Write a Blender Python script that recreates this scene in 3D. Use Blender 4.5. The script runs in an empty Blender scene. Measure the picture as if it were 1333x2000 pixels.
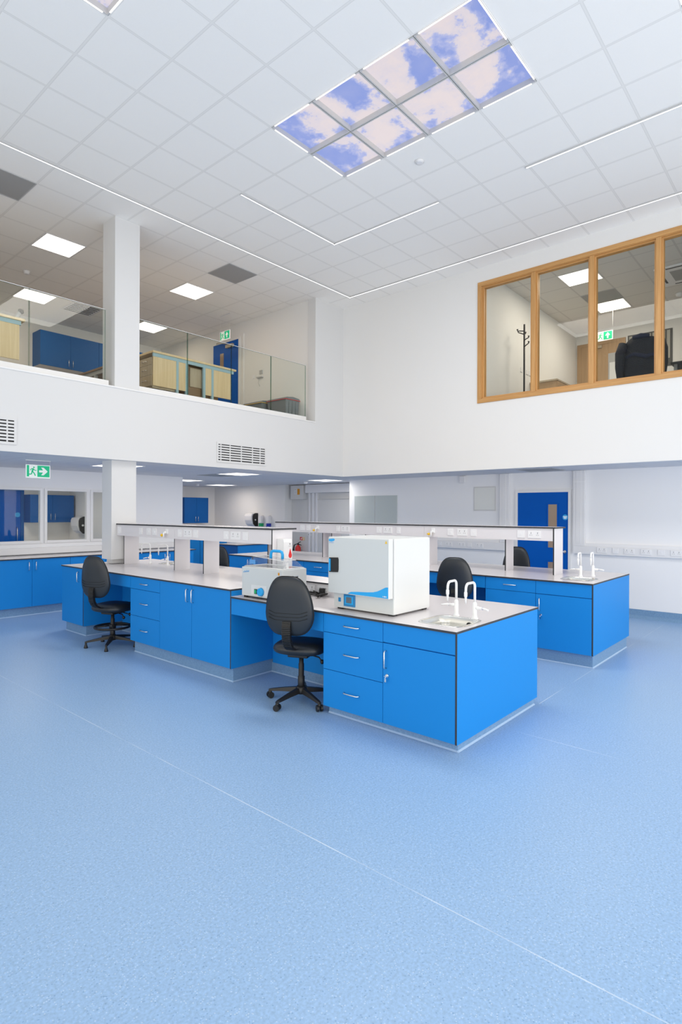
import bpy, bmesh, math, random
from mathutils import Vector, Matrix
random.seed(4)
scene = bpy.context.scene
COL = scene.collection
PI = math.pi
R = math.radians

# ------------------------------------------------------------------ materials
M = {}

def mat(name, rgb, rough=0.5, metal=0.0, spec=0.5, coat=0.0, emit=0.0, ecol=None, bump=0.0, bscale=200.0):
    m = bpy.data.materials.new(name)
    m.use_nodes = True
    nt = m.node_tree
    b = nt.nodes['Principled BSDF']
    b.inputs['Base Color'].default_value = (*rgb, 1)
    b.inputs['Roughness'].default_value = rough
    b.inputs['Metallic'].default_value = metal
    b.inputs['Specular IOR Level'].default_value = spec
    b.inputs['Coat Weight'].default_value = coat
    if emit:
        b.inputs['Emission Color'].default_value = (*(ecol or rgb), 1)
        b.inputs['Emission Strength'].default_value = emit
    tc = nt.nodes.new('ShaderNodeTexCoord')
    n = nt.nodes.new('ShaderNodeTexNoise')
    n.inputs['Scale'].default_value = bscale
    nt.links.new(tc.outputs['Object'], n.inputs['Vector'])
    if bump:
        bp = nt.nodes.new('ShaderNodeBump')
        bp.inputs['Strength'].default_value = bump
        bp.inputs['Distance'].default_value = 0.002
        nt.links.new(n.outputs['Fac'], bp.inputs['Height'])
        nt.links.new(bp.outputs['Normal'], b.inputs['Normal'])
    else:                                   # slight procedural gloss variation
        mr = nt.nodes.new('ShaderNodeMapRange')
        mr.inputs['To Min'].default_value = max(0.0, rough - 0.02)
        mr.inputs['To Max'].default_value = min(1.0, rough + 0.02)
        nt.links.new(n.outputs['Fac'], mr.inputs['Value'])
        nt.links.new(mr.outputs['Result'], b.inputs['Roughness'])
    M[name] = m
    return m

mat('wall_paint', (0.82, 0.82, 0.82), 0.9, spec=0.1)
mat('wall_paint_dimmed', (0.72, 0.725, 0.735), 0.9, spec=0.1)  # wall paint darkened in colour to offset excess light on bulkhead and column
mat('wall_shade', (0.87, 0.875, 0.90), 0.85, spec=0.2)
mat('wall_grey', (0.66, 0.66, 0.66), 0.8, spec=0.2)
mat('white_gloss', (0.82, 0.82, 0.83), 0.35)
mat('white_plastic', (0.80, 0.80, 0.82), 0.4)
mat('socket_white', (0.84, 0.84, 0.86), 0.35)
mat('socket_hole', (0.36, 0.36, 0.38), 0.6)
mat('dark_hole', (0.015, 0.015, 0.016), 0.8)
mat('blue_laminate', (0.008, 0.24, 0.68), 0.5, spec=0.25)
mat('blue_upper', (0.004, 0.10, 0.36), 0.5, spec=0.2)
mat('door_blue', (0.0, 0.10, 0.48), 0.55, spec=0.12)
mat('edge_dark', (0.035, 0.037, 0.042), 0.5)
mat('gap_dark', (0.006, 0.03, 0.10), 0.7)
mat('worktop', (0.73, 0.69, 0.70), 0.22, spec=0.5)
mat('laminate_white', (0.76, 0.74, 0.77), 0.4)
mat('steel', (0.72, 0.72, 0.70), 0.24, metal=1.0)
mat('steel_handle', (0.80, 0.80, 0.80), 0.25, metal=1.0)
mat('chrome', (0.85, 0.85, 0.86), 0.1, metal=1.0)
mat('oven_grey', (0.62, 0.65, 0.655), 0.45)
mat('oven_white', (0.72, 0.735, 0.74), 0.42)
mat('cyan', (0.015, 0.38, 0.82), 0.35)
mat('cyan_dark', (0.02, 0.22, 0.50), 0.35)
mat('screen_grey', (0.13, 0.16, 0.20), 0.2)
mat('black_plastic', (0.012, 0.012, 0.013), 0.45)
mat('black_vinyl', (0.015, 0.020, 0.027), 0.38, bump=0.12, bscale=700)
mat('vinyl_crease', (0.004, 0.005, 0.006), 0.6)
mat('black_cable', (0.008, 0.008, 0.009), 0.4)
mat('tap_white', (0.86, 0.87, 0.89), 0.3)
mat('blue_cap', (0.01, 0.08, 0.45), 0.4)
mat('red_plastic', (0.75, 0.02, 0.02), 0.35)
mat('yellow_plastic', (0.85, 0.52, 0.01), 0.4)
mat('orange_paper', (0.70, 0.30, 0.01), 0.6)
mat('green_sign', (0.0, 0.42, 0.19), 0.5, emit=0.35, ecol=(0.0, 0.5, 0.24))
mat('white_sign', (0.82, 0.86, 0.84), 0.5, emit=0.25)
mat('green_plastic', (0.01, 0.40, 0.14), 0.4)
mat('blue_plastic', (0.01, 0.03, 0.40), 0.4)
mat('grey_vent', (0.37, 0.37, 0.37), 0.7)
mat('grey_metal', (0.45, 0.46, 0.47), 0.5)
mat('grey_crate', (0.19, 0.21, 0.23), 0.55)
mat('light_blue_metal', (0.36, 0.52, 0.60), 0.45)
mat('tan_glass', (0.36, 0.26, 0.19), 0.15)
mat('hatch_grey', (0.76, 0.77, 0.75), 0.6)
mat('board_glass', (0.52, 0.57, 0.57), 0.25)
mat('brown_box', (0.26, 0.17, 0.10), 0.6)
mat('cloth_black', (0.012, 0.014, 0.022), 0.9, bump=0.4, bscale=60)
mat('cloth_blue', (0.010, 0.016, 0.045), 0.9)
mat('blind_dark', (0.10, 0.10, 0.095), 0.7)
mat('blind_light', (0.42, 0.41, 0.37), 0.7)
mat('paper', (0.78, 0.80, 0.82), 0.6)
mat('label_blue', (0.10, 0.33, 0.70), 0.4)
mat('led_warm', (1, 0.95, 0.85), 0.5, emit=3.2, ecol=(1.0, 0.92, 0.80))
mat('led_white', (1, 1, 1), 0.5, emit=2.6, ecol=(1.0, 0.96, 0.89))
mat('led_strip', (1, 1, 1), 0.5, emit=1.25, ecol=(1.0, 0.98, 0.95))
mat('led_edge', (1, 1, 1), 0.5, emit=1.6, ecol=(1.0, 0.93, 0.82))
mat('alu_trim', (0.58, 0.58, 0.58), 0.4)
mat('floor_upper_grey', (0.25, 0.25, 0.26), 0.7)


def wood(name, c1, c2, scale, axis, rough=0.45):
    m = bpy.data.materials.new(name)
    m.use_nodes = True
    nt = m.node_tree
    b = nt.nodes['Principled BSDF']
    b.inputs['Roughness'].default_value = rough
    tc = nt.nodes.new('ShaderNodeTexCoord')
    mp = nt.nodes.new('ShaderNodeMapping')
    s = [scale] * 3
    s[axis] = scale * 0.05
    mp.inputs['Scale'].default_value = s
    n = nt.nodes.new('ShaderNodeTexNoise')
    n.inputs['Scale'].default_value = 6
    n.inputs['Detail'].default_value = 5
    n.inputs['Distortion'].default_value = 0.6
    r = nt.nodes.new('ShaderNodeValToRGB')
    r.color_ramp.elements[0].position = 0.3
    r.color_ramp.elements[0].color = (*c1, 1)
    r.color_ramp.elements[1].position = 0.7
    r.color_ramp.elements[1].color = (*c2, 1)
    L = nt.links.new
    L(tc.outputs['Object'], mp.inputs['Vector'])
    L(mp.outputs['Vector'], n.inputs['Vector'])
    L(n.outputs['Fac'], r.inputs['Fac'])
    L(r.outputs['Color'], b.inputs['Base Color'])
    M[name] = m


wood('oak_long', (0.49, 0.25, 0.08), (0.63, 0.345, 0.125), 6, 1)
wood('oak_up', (0.49, 0.25, 0.08), (0.63, 0.345, 0.125), 6, 2)
wood('oak_door', (0.40, 0.26, 0.14), (0.48, 0.32, 0.18), 5, 2)
wood('beech', (0.70, 0.53, 0.31), (0.79, 0.62, 0.39), 5, 2)
wood('beech_grey', (0.44, 0.36, 0.26), (0.50, 0.42, 0.31), 5, 2)


def node_mat(name):
    m = bpy.data.materials.new(name)
    m.use_nodes = True
    M[name] = m
    return m, m.node_tree, m.node_tree.nodes['Principled BSDF'], m.node_tree.links.new


def mnode(nt, op, a, b=None, c=None):
    n = nt.nodes.new('ShaderNodeMath')
    n.operation = op
    for i, v in enumerate((a, b, c)):
        if v is None:
            continue
        if isinstance(v, (int, float)):
            n.inputs[i].default_value = v
        else:
            nt.links.new(v, n.inputs[i])
    return n.outputs[0]


def mixc(nt, f, a, b):
    n = nt.nodes.new('ShaderNodeMix')
    n.data_type = 'RGBA'
    for sock, v in ((n.inputs[0], f), (n.inputs[6], a), (n.inputs[7], b)):
        if isinstance(v, tuple):
            sock.default_value = (*v, 1)
        elif isinstance(v, (int, float)):
            sock.default_value = v
        else:
            nt.links.new(v, sock)
    return n.outputs[2]


def grid_ceiling(name, gx, gy, base, line, w=0.009):
    m, nt, b, L = node_mat(name)
    g = nt.nodes.new('ShaderNodeNewGeometry')
    s = nt.nodes.new('ShaderNodeSeparateXYZ')
    L(g.outputs['Position'], s.inputs[0])
    ds, es = [], []
    for k, o in (('X', gx), ('Y', gy)):
        t = mnode(nt, 'SUBTRACT', s.outputs[k], o - 60.0)
        f = mnode(nt, 'FRACT', mnode(nt, 'DIVIDE', t, 0.6))
        d = mnode(nt, 'MULTIPLY', mnode(nt, 'SUBTRACT', 0.5, mnode(nt, 'ABSOLUTE', mnode(nt, 'SUBTRACT', f, 0.5))), 0.6)
        ds.append(d)
    d = mnode(nt, 'MINIMUM', ds[0], ds[1])
    bar = mnode(nt, 'LESS_THAN', d, w)
    rev_shade = mnode(nt, 'LESS_THAN', d, w + 0.004)
    nz = nt.nodes.new('ShaderNodeTexNoise')
    nz.inputs['Scale'].default_value = 260
    L(g.outputs['Position'], nz.inputs['Vector'])
    mr = nt.nodes.new('ShaderNodeMapRange')
    mr.inputs['To Min'].default_value = 0.965
    mr.inputs['To Max'].default_value = 1.035
    L(nz.outputs['Fac'], mr.inputs['Value'])
    vm = nt.nodes.new('ShaderNodeVectorMath')
    vm.operation = 'SCALE'
    vm.inputs[0].default_value = base
    L(mr.outputs['Result'], vm.inputs['Scale'])
    c1 = mixc(nt, rev_shade, vm.outputs[0], tuple(x * 0.88 for x in line))  # shadow line beside the bars, put into the tile colour
    c2 = mixc(nt, bar, c1, line)
    L(c2, b.inputs['Base Color'])
    b.inputs['Roughness'].default_value = 0.9
    b.inputs['Specular IOR Level'].default_value = 0.15


GX, GY, CZ = 4.697, 3.959, 5.726
grid_ceiling('ceiling_tiles', GX, GY, (0.95, 0.935, 0.91), (0.87, 0.855, 0.83))
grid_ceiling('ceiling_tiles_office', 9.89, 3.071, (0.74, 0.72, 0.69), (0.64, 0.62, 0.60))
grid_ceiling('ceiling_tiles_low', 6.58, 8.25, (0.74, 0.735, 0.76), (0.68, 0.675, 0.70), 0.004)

# speckled blue sheet vinyl floor with weld seams
m, nt, b, L = node_mat('floor_vinyl')
g = nt.nodes.new('ShaderNodeNewGeometry')
s = nt.nodes.new('ShaderNodeSeparateXYZ')
L(g.outputs['Position'], s.inputs[0])
BASE = (0.282, 0.448, 0.695)
n1 = nt.nodes.new('ShaderNodeTexNoise'); n1.inputs['Scale'].default_value = 85; n1.inputs['Detail'].default_value = 4
v1 = nt.nodes.new('ShaderNodeTexVoronoi'); v1.inputs['Scale'].default_value = 125
v2 = nt.nodes.new('ShaderNodeTexVoronoi'); v2.inputs['Scale'].default_value = 100
mp = nt.nodes.new('ShaderNodeMapping'); mp.inputs['Location'].default_value = (3.3, 7.1, 0.4); mp.inputs['Rotation'].default_value = (0, 0, 0.7)
n2 = nt.nodes.new('ShaderNodeTexNoise'); n2.inputs['Scale'].default_value = 1.7
for t in (n1, v1, n2):
    L(g.outputs['Position'], t.inputs['Vector'])
L(g.outputs['Position'], mp.inputs['Vector']); L(mp.outputs['Vector'], v2.inputs['Vector'])
r = nt.nodes.new('ShaderNodeMapRange'); r.inputs['From Min'].default_value = 0.3; r.inputs['From Max'].default_value = 0.7
L(n1.outputs['Fac'], r.inputs['Value'])
c = mixc(nt, r.outputs['Result'], tuple(x * 0.87 for x in BASE), tuple(min(1, x * 1.12) for x in BASE))
sc = nt.nodes.new('ShaderNodeSeparateColor'); L(v1.outputs['Color'], sc.inputs[0])
sc2 = nt.nodes.new('ShaderNodeSeparateColor'); L(v2.outputs['Color'], sc2.inputs[0])
f1 = mnode(nt, 'MULTIPLY', mnode(nt, 'LESS_THAN', v1.outputs['Distance'], 0.33), mnode(nt, 'GREATER_THAN', sc.outputs[0], 0.80))
f2 = mnode(nt, 'MULTIPLY', mnode(nt, 'LESS_THAN', v2.outputs['Distance'], 0.30), mnode(nt, 'GREATER_THAN', sc2.outputs[1], 0.82))
c = mixc(nt, mnode(nt, 'MULTIPLY', f1, 0.42), c, (0.62, 0.74, 0.88))
c = mixc(nt, mnode(nt, 'MULTIPLY', f2, 0.5), c, (0.11, 0.24, 0.47))
sx = mnode(nt, 'ABSOLUTE', mnode(nt, 'SUBTRACT', s.outputs['X'], 2.09))
sx2 = mnode(nt, 'ABSOLUTE', mnode(nt, 'SUBTRACT', s.outputs['X'], 4.12))
sy = mnode(nt, 'ADD', mnode(nt, 'ABSOLUTE', mnode(nt, 'SUBTRACT', s.outputs['Y'], 1.935)), mnode(nt, 'LESS_THAN', s.outputs['X'], 4.85))
dm = mnode(nt, 'MINIMUM', mnode(nt, 'MINIMUM', sx, sx2), sy)
seam = mnode(nt, 'MULTIPLY', mnode(nt, 'LESS_THAN', dm, 0.003), mnode(nt, 'MULTIPLY', mnode(nt, 'MAXIMUM', mnode(nt, 'SUBTRACT', n2.outputs['Fac'], 0.36), 0.0), 2.2))
c = mixc(nt, seam, c, (0.72, 0.80, 0.90))
L(c, b.inputs['Base Color'])
b.inputs['Roughness'].default_value = 0.36
b.inputs['Specular IOR Level'].default_value = 0.45
bp_ = nt.nodes.new('ShaderNodeBump'); bp_.inputs['Strength'].default_value = 0.10; bp_.inputs['Distance'].default_value = 0.002
L(n1.outputs['Fac'], bp_.inputs['Height']); L(bp_.outputs['Normal'], b.inputs['Normal'])

m, nt, b, L = node_mat('plinth_vinyl')
n1 = nt.nodes.new('ShaderNodeTexNoise'); n1.inputs['Scale'].default_value = 90
g = nt.nodes.new('ShaderNodeNewGeometry'); L(g.outputs['Position'], n1.inputs['Vector'])
r = nt.nodes.new('ShaderNodeMapRange'); r.inputs['From Min'].default_value = 0.3; r.inputs['From Max'].default_value = 0.7
L(n1.outputs['Fac'], r.inputs['Value'])
L(mixc(nt, r.outputs['Result'], (0.15, 0.28, 0.46), (0.21, 0.36, 0.56)), b.inputs['Base Color'])
b.inputs['Roughness'].default_value = 0.45

m, nt, b, L = node_mat('cove_highlight')  # vinyl lightened so the cove's highlight sits in its colour
n1 = nt.nodes.new('ShaderNodeTexNoise'); n1.inputs['Scale'].default_value = 90
g = nt.nodes.new('ShaderNodeNewGeometry'); L(g.outputs['Position'], n1.inputs['Vector'])
L(mixc(nt, n1.outputs['Fac'], (0.34, 0.50, 0.72), (0.42, 0.58, 0.80)), b.inputs['Base Color'])
b.inputs['Roughness'].default_value = 0.35

# backlit picture of clouds on the sky panels
m, nt, b, L = node_mat('sky_picture')
g = nt.nodes.new('ShaderNodeNewGeometry')
n1 = nt.nodes.new('ShaderNodeTexNoise'); n1.inputs['Scale'].default_value = 2.1; n1.inputs['Detail'].default_value = 10; n1.inputs['Roughness'].default_value = 0.60; n1.inputs['Distortion'].default_value = 0.15
n2 = nt.nodes.new('ShaderNodeTexNoise'); n2.inputs['Scale'].default_value = 5.5; n2.inputs['Detail'].default_value = 6
L(g.outputs['Position'], n1.inputs['Vector']); L(g.outputs['Position'], n2.inputs['Vector'])
cr = nt.nodes.new('ShaderNodeValToRGB')
E_ = cr.color_ramp.elements
E_[0].position = 0.42; E_[0].color = (0.20, 0.30, 0.76, 1)
E_[1].position = 0.60; E_[1].color = (0.82, 0.72, 0.74, 1)
e = E_.new(0.475); e.color = (0.40, 0.46, 0.82, 1)
e = E_.new(0.51); e.color = (0.74, 0.68, 0.76, 1)
L(n1.outputs['Fac'], cr.inputs['Fac'])
cc = mixc(nt, mnode(nt, 'MULTIPLY', n2.outputs['Fac'], 0.25), cr.outputs['Color'], (0.85, 0.80, 0.80))
L(cc, b.inputs['Emission Color'])
b.inputs['Emission Strength'].default_value = 0.92
b.inputs['Base Color'].default_value = (0.02, 0.02, 0.02, 1)
b.inputs['Roughness'].default_value = 0.3


def glass(name, tint, base=0.05, edge=0.8):
    m = bpy.data.materials.new(name)
    m.use_nodes = True
    nt = m.node_tree
    nt.nodes.remove(nt.nodes['Principled BSDF'])
    out = nt.nodes['Material Output']
    t = nt.nodes.new('ShaderNodeBsdfTransparent'); t.inputs[0].default_value = (*tint, 1)
    gl = nt.nodes.new('ShaderNodeBsdfGlossy'); gl.inputs['Roughness'].default_value = 0.01
    lw = nt.nodes.new('ShaderNodeLayerWeight')
    p = mnode(nt, 'POWER', lw.outputs['Facing'], 5.0)
    f = mnode(nt, 'ADD', mnode(nt, 'MULTIPLY', p, edge), base)
    mx = nt.nodes.new('ShaderNodeMixShader')
    nt.links.new(f, mx.inputs[0]); nt.links.new(t.outputs[0], mx.inputs[1]); nt.links.new(gl.outputs[0], mx.inputs[2])
    nt.links.new(mx.outputs[0], out.inputs[0])
    M[name] = m


glass('glass_clear', (0.97, 0.985, 0.97), 0.012)
glass('glass_green', (0.955, 0.97, 0.945), 0.014)
glass('lid_clear', (0.93, 0.95, 0.97), 0.09)
glass('glass_edge', (0.25, 0.42, 0.36), 0.10)

# ------------------------------------------------------------------ mesh helpers


class MB:
    def __init__(self):
        self.bm = bmesh.new()
        self.mi = 0

    def m(self, i):
        self.mi = i
        return self

    def face(self, vs):
        try:
            f = self.bm.faces.new(vs)
            f.material_index = self.mi
            return f
        except ValueError:
            return None

    def box(self, x0, y0, z0, x1, y1, z1, bev=0.0, sides=None):
        """axis box; sides = {face: material index} with face in -x +x -y +y -z +z"""
        if x0 > x1: x0, x1 = x1, x0
        if y0 > y1: y0, y1 = y1, y0
        if z0 > z1: z0, z1 = z1, z0
        v = [self.bm.verts.new(p) for p in ((x0, y0, z0), (x1, y0, z0), (x1, y1, z0), (x0, y1, z0), (x0, y0, z1), (x1, y0, z1), (x1, y1, z1), (x0, y1, z1))]
        fs = {}
        for k, q in (('-z', (3, 2, 1, 0)), ('+z', (4, 5, 6, 7)), ('-y', (0, 1, 5, 4)), ('+x', (1, 2, 6, 5)), ('+y', (2, 3, 7, 6)), ('-x', (3, 0, 4, 7))):
            f = self.face([v[i] for i in q])
            if sides and k in sides:
                f.material_index = sides[k]
            fs[k] = f
        if bev > 0:
            es = {e for f in fs.values() for e in f.edges}
            bmesh.ops.bevel(self.bm, geom=list(es), offset=bev, segments=2, affect='EDGES', profile=0.6)
        return self

    def prism(self, pts, axis, a, b):
        """extrude a polygon along an axis (0 x, 1 y, 2 z) from a to b; pts are the two other coordinates in order"""
        def P(u, v, w):
            return {0: (w, u, v), 1: (u, w, v), 2: (u, v, w)}[axis]
        A = [self.bm.verts.new(P(u, v, a)) for u, v in pts]
        B = [self.bm.verts.new(P(u, v, b)) for u, v in pts]
        n = len(pts)
        self.face(A[::-1]); self.face(B)
        for i in range(n):
            self.face([A[i], A[(i + 1) % n], B[(i + 1) % n], B[i]])
        return self

    def lathe(self, prof, c=(0, 0, 0), seg=20, axis='z', cap=True):
        """prof: (radius, height) pairs"""
        rings = []
        for r, h in prof:
            ring = []
            for k in range(seg):
                a = 2 * PI * k / seg
                u, v = r * math.cos(a), r * math.sin(a)
                p = {'z': (u, v, h), 'x': (h, u, v), 'y': (v, h, u)}[axis]
                ring.append(self.bm.verts.new((c[0] + p[0], c[1] + p[1], c[2] + p[2])))
            rings.append(ring)
        for a, b in zip(rings, rings[1:]):
            for k in range(seg):
                f = self.face([a[k], a[(k + 1) % seg], b[(k + 1) % seg], b[k]])
                if f: f.smooth = True
        if cap:
            self.face(rings[0][::-1]); self.face(rings[-1])
        return self

    def tube(self, pts, r, seg=10, cap=True):
        pts = [Vector(p) for p in pts]
        rs = r if isinstance(r, (list, tuple)) else [r] * len(pts)
        rings, up = [], None
        for i, p in enumerate(pts):
            d = (pts[min(i + 1, len(pts) - 1)] - pts[max(i - 1, 0)]).normalized()
            if up is None:
                up = Vector((0, 0, 1)) if abs(d.z) < 0.9 else Vector((1, 0, 0))
            s_ = d.cross(up).normalized()
            up = s_.cross(d).normalized()
            rings.append([self.bm.verts.new(p + (s_ * math.cos(2 * PI * k / seg) + up * math.sin(2 * PI * k / seg)) * rs[i]) for k in range(seg)])
        for a, b in zip(rings, rings[1:]):
            for k in range(seg):
                f = self.face([a[k], a[(k + 1) % seg], b[(k + 1) % seg], b[k]])
                if f: f.smooth = True
        if cap:
            self.face(rings[0][::-1]); self.face(rings[-1])
        return self

    def torus(self, c, R_, r, seg=36, rs=10):
        rings = []
        for i in range(seg):
            a = 2 * PI * i / seg
            rings.append([self.bm.verts.new((c[0] + (R_ + r * math.cos(t)) * math.cos(a), c[1] + (R_ + r * math.cos(t)) * math.sin(a), c[2] + r * math.sin(t))) for t in [2 * PI * k / rs for k in range(rs)]])
        for i in range(seg):
            a, b = rings[i], rings[(i + 1) % seg]
            for k in range(rs):
                f = self.face([a[k], b[k], b[(k + 1) % rs], a[(k + 1) % rs]])
                if f: f.smooth = True
        return self

    def pad(self, outline, fn):
        """a cushion: concentric rings of an outline, fn(u, v, rr, side) -> point"""
        N = len(outline)
        for side in (1, -1):
            rings = []
            for rr in (1.0, 0.97, 0.9, 0.78, 0.6, 0.4, 0.2):
                rings.append([self.bm.verts.new(fn(u * rr, v * rr, rr, side)) for u, v in outline])
            cen = self.bm.verts.new(fn(0, 0, 0, side))
            for a, b in zip(rings, rings[1:]):
                for k in range(N):
                    q = [a[k], a[(k + 1) % N], b[(k + 1) % N], b[k]]
                    f = self.face(q if side > 0 else q[::-1])
                    if f: f.smooth = True
            for k in range(N):
                q = [rings[-1][k], rings[-1][(k + 1) % N], cen]
                f = self.face(q if side > 0 else q[::-1])
                if f: f.smooth = True
        bmesh.ops.remove_doubles(self.bm, verts=self.bm.verts, dist=1e-5)
        return self


def obj(name, mb, mats, parent=None, shift=None, smooth=False):
    bmesh.ops.recalc_face_normals(mb.bm, faces=mb.bm.faces)
    me = bpy.data.meshes.new(name)
    mb.bm.to_mesh(me)
    mb.bm.free()
    for k in ([mats] if isinstance(mats, str) else mats):
        me.materials.append(M[k])
    if shift is not None:
        me.transform(Matrix.Translation(-Vector(shift)))
    o = bpy.data.objects.new(name, me)
    COL.objects.link(o)
    if parent is not None:
        o.parent = parent
    return o


def thing(name, label, cat, loc=(0, 0, 0), rz=0.0, group=None):
    o = bpy.data.objects.new(name, None)
    o.empty_display_size = 0.1
    COL.objects.link(o)
    o.location = loc
    o.rotation_euler = (0, 0, rz)
    o['label'] = label
    o['category'] = cat
    o['kind'] = 'thing'
    if group:
        o['group'] = group
    return o


def tag(o, label, cat, group=None):
    o['label'] = label
    o['category'] = cat
    o['kind'] = 'thing'
    if group:
        o['group'] = group
    return o


def struct(name, mb, mats, parent=None):
    o = obj(name, mb, mats, parent)
    if parent is None:
        o['kind'] = 'structure'
    return o


def dup(root, loc, rz, label, group=None):
    def cp(o, par):
        c = o.copy()
        COL.objects.link(c)
        if par is not None:
            c.parent = par
        for ch in list(o.children):
            cp(ch, c)
        return c
    kids = list(root.children)
    r_ = root.copy()
    COL.objects.link(r_)
    r_.location = loc
    r_.rotation_euler = (0, 0, rz)
    r_['label'] = label
    if group:
        r_['group'] = group
    for k in kids:
        cp(k, r_)
    return r_


def B(*a, **k):
    return MB().box(*a, **k)


# ------------------------------------------------------------------ camera
H, F, YAW, ROLL = 1.6444, 1118.43, 0.7144, -0.0040
C_, S_ = math.cos(YAW), math.sin(YAW)
rt, up, fw = Vector((S_, -C_, 0)), Vector((0, 0, 1)), Vector((C_, S_, 0))
cx = rt * math.cos(ROLL) - up * math.sin(ROLL)
cy = rt * math.sin(ROLL) + up * math.cos(ROLL)
cam = bpy.data.cameras.new('camera')
cam.sensor_fit = 'VERTICAL'
cam.sensor_height = 36.0
cam.lens = F / 2000.0 * 36.0
cam.clip_start = 0.05
co = bpy.data.objects.new('camera', cam)
COL.objects.link(co)
mw = Matrix((cx, cy, -fw)).transposed().to_4x4()
mw.translation = (0, 0, H)
co.matrix_world = mw
scene.camera = co

# ------------------------------------------------------------------ shell
XW, YW, SOF, UF = 8.726, 7.521, 2.355, 3.34
RW, WY = 9.86, 10.3
struct('floor', B(-3.5, -4.5, -0.1, 15, 14.6, 0), 'floor_vinyl')

# main ceiling: one face per tile, open where panels sit
panel_cells = {}
def cell(i, j):
    return (GX + 0.6 * i, GY + 0.6 * j, GX + 0.6 * (i + 1), GY + 0.6 * (j + 1))
sky_cells = [(i, j) for i in (-1, 0) for j in (0, -1, -2, -3)] + [(-5, 0), (0, -6)]
mb = MB()
i0, i1 = math.floor((-3.5 - GX) / 0.6), math.ceil((XW + 0.1 - GX) / 0.6)
j0, j1 = math.floor((-4.5 - GY) / 0.6), math.ceil((13.0 - GY) / 0.6)
for i in range(i0, i1):
    for j in range(j0, j1):
        if (i, j) in sky_cells:
            continue
        x0, y0, x1, y1 = cell(i, j)
        mb.face([mb.bm.verts.new(p) for p in ((x0, y1, CZ), (x1, y1, CZ), (x1, y0, CZ), (x0, y0, CZ))])
mb.box(-3.6, -4.6, CZ + 0.14, XW + 0.2, 13.1, CZ + 0.2)
struct('ceiling', mb, 'ceiling_tiles')

struct('wall_left', B(-3.5, YW, SOF, XW + 0.15, YW + 0.2, 3.362).box(7.91, YW, 3.362, XW + 0.15, YW + 0.2, CZ), 'wall_paint_dimmed')
struct('trim_1', B(-3.5, YW - 0.012, 3.34, 7.915, YW + 0.02, 3.364, bev=0.006), 'white_gloss')
struct('trim_2', B(-3.5, 7.60, 3.362, 3.86, 7.68, 3.445).box(4.3, 7.60, 3.362, 7.745, 7.68, 3.445), 'wall_paint')
wr = B(XW, -4.5, SOF, XW + 0.15, YW, 3.50).box(XW, -4.5, 5.44, XW + 0.15, YW, CZ).box(XW, 4.515, 3.50, XW + 0.15, YW, 5.44).box(XW, -4.5, 3.50, XW + 0.15, 0.13, 5.44)
struct('wall_right', wr, 'wall_paint')
struct('wall_lower_right', B(RW, -4.5, 0, RW + 0.15, 8.30, SOF).box(RW + 0.15, 8.15, 0, 10.65, 8.30, SOF), 'wall_shade')
struct('wall_recess', B(10.65, 8.15, 0, 10.8, 10.97, SOF), 'wall_grey')
struct('wall_alcove_right', B(10.4, 10.97, 0, 10.8, 14.1, SOF), 'wall_paint')
struct('wall_alcove_back', B(6.7, 14.0, 0, 10.8, 14.15, SOF), 'wall_paint')
struct('wall_alcove_left', B(6.70, WY + 0.12, 0, 6.84, 14.0, SOF), 'wall_shade')
# ceilings under the storeys above
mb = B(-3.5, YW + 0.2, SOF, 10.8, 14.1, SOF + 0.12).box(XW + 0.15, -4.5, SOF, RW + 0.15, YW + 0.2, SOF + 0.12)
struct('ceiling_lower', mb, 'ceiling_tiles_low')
struct('floor_upper', B(-3.5, YW + 0.2, 3.2, 8.6, 13, UF).box(XW + 0.15, -4.5, 3.2, 13.6, 4.7, UF), 'floor_upper_grey')
# balcony room
struct('wall_balcony_right', B(7.92, YW + 0.2, UF, 8.06, 12.9, CZ), 'wall_paint')
struct('wall_balcony_back', B(-3.5, 12.9, UF, 8.1, 13.05, CZ), 'wall_paint')
struct('wall_balcony_left', B(1.2, YW + 0.2, UF, 1.35, 12.9, CZ), 'wall_paint')
# office behind the oak window
struct('wall_office_left', B(XW + 0.15, 4.52, UF, 13.4, 4.66, CZ), 'wall_paint')
struct('wall_office_back', B(13.4, -4.5, UF, 13.55, 4.66, CZ), 'wall_paint')
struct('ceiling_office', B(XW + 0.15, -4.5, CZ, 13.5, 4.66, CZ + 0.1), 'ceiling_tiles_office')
# glazed lower wall and the room behind it
wins = [(1.73, 2.415), (2.532, 3.217), (3.33, 4.015), (4.132, 4.817), (4.935, 5.62)]
mb = B(-3.5, WY, 0, 6.84, WY + 0.12, 1.10).box(-3.5, WY, 2.02, 6.84, WY + 0.12, SOF).box(-3.5, WY, 1.10, 1.69, WY + 0.12, 2.02).box(5.66, WY, 1.10, 6.84, WY + 0.12, 2.02)
for (a, b_), (c_, d) in zip(wins, wins[1:]):
    mb.box(b_ + 0.035, WY, 1.10, c_ - 0.035, WY + 0.12, 2.02)
struct('wall_window_side', mb, 'wall_shade')
for n, (a, b_) in enumerate(wins):
    fr = MB()
    for q in ((a - 0.045, 1.09, a, 2.03), (b_, 1.09, b_ + 0.045, 2.03), (a, 1.09, b_, 1.135), (a, 1.99, b_, 2.03)):
        fr.box(q[0], WY - 0.025, q[1], q[2], WY + 0.06, q[3], bev=0.004)
    o = struct('window_%d' % (n + 2), fr, 'white_gloss')
    obj('pane', B(a, WY + 0.02, 1.135, b_, WY + 0.026, 1.99), 'glass_clear', o)
struct('trim_3', B(-3.5, WY - 0.09, 0.915, 6.7, WY - 0.001, 1.02, bev=0.004), 'white_gloss')
struct('wall_back_room', B(-3.5, 12.9, 0, 6.0, 13.05, SOF).box(5.95, WY + 0.12, 0, 6.1, 12.9, SOF), 'wall_paint')
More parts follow.
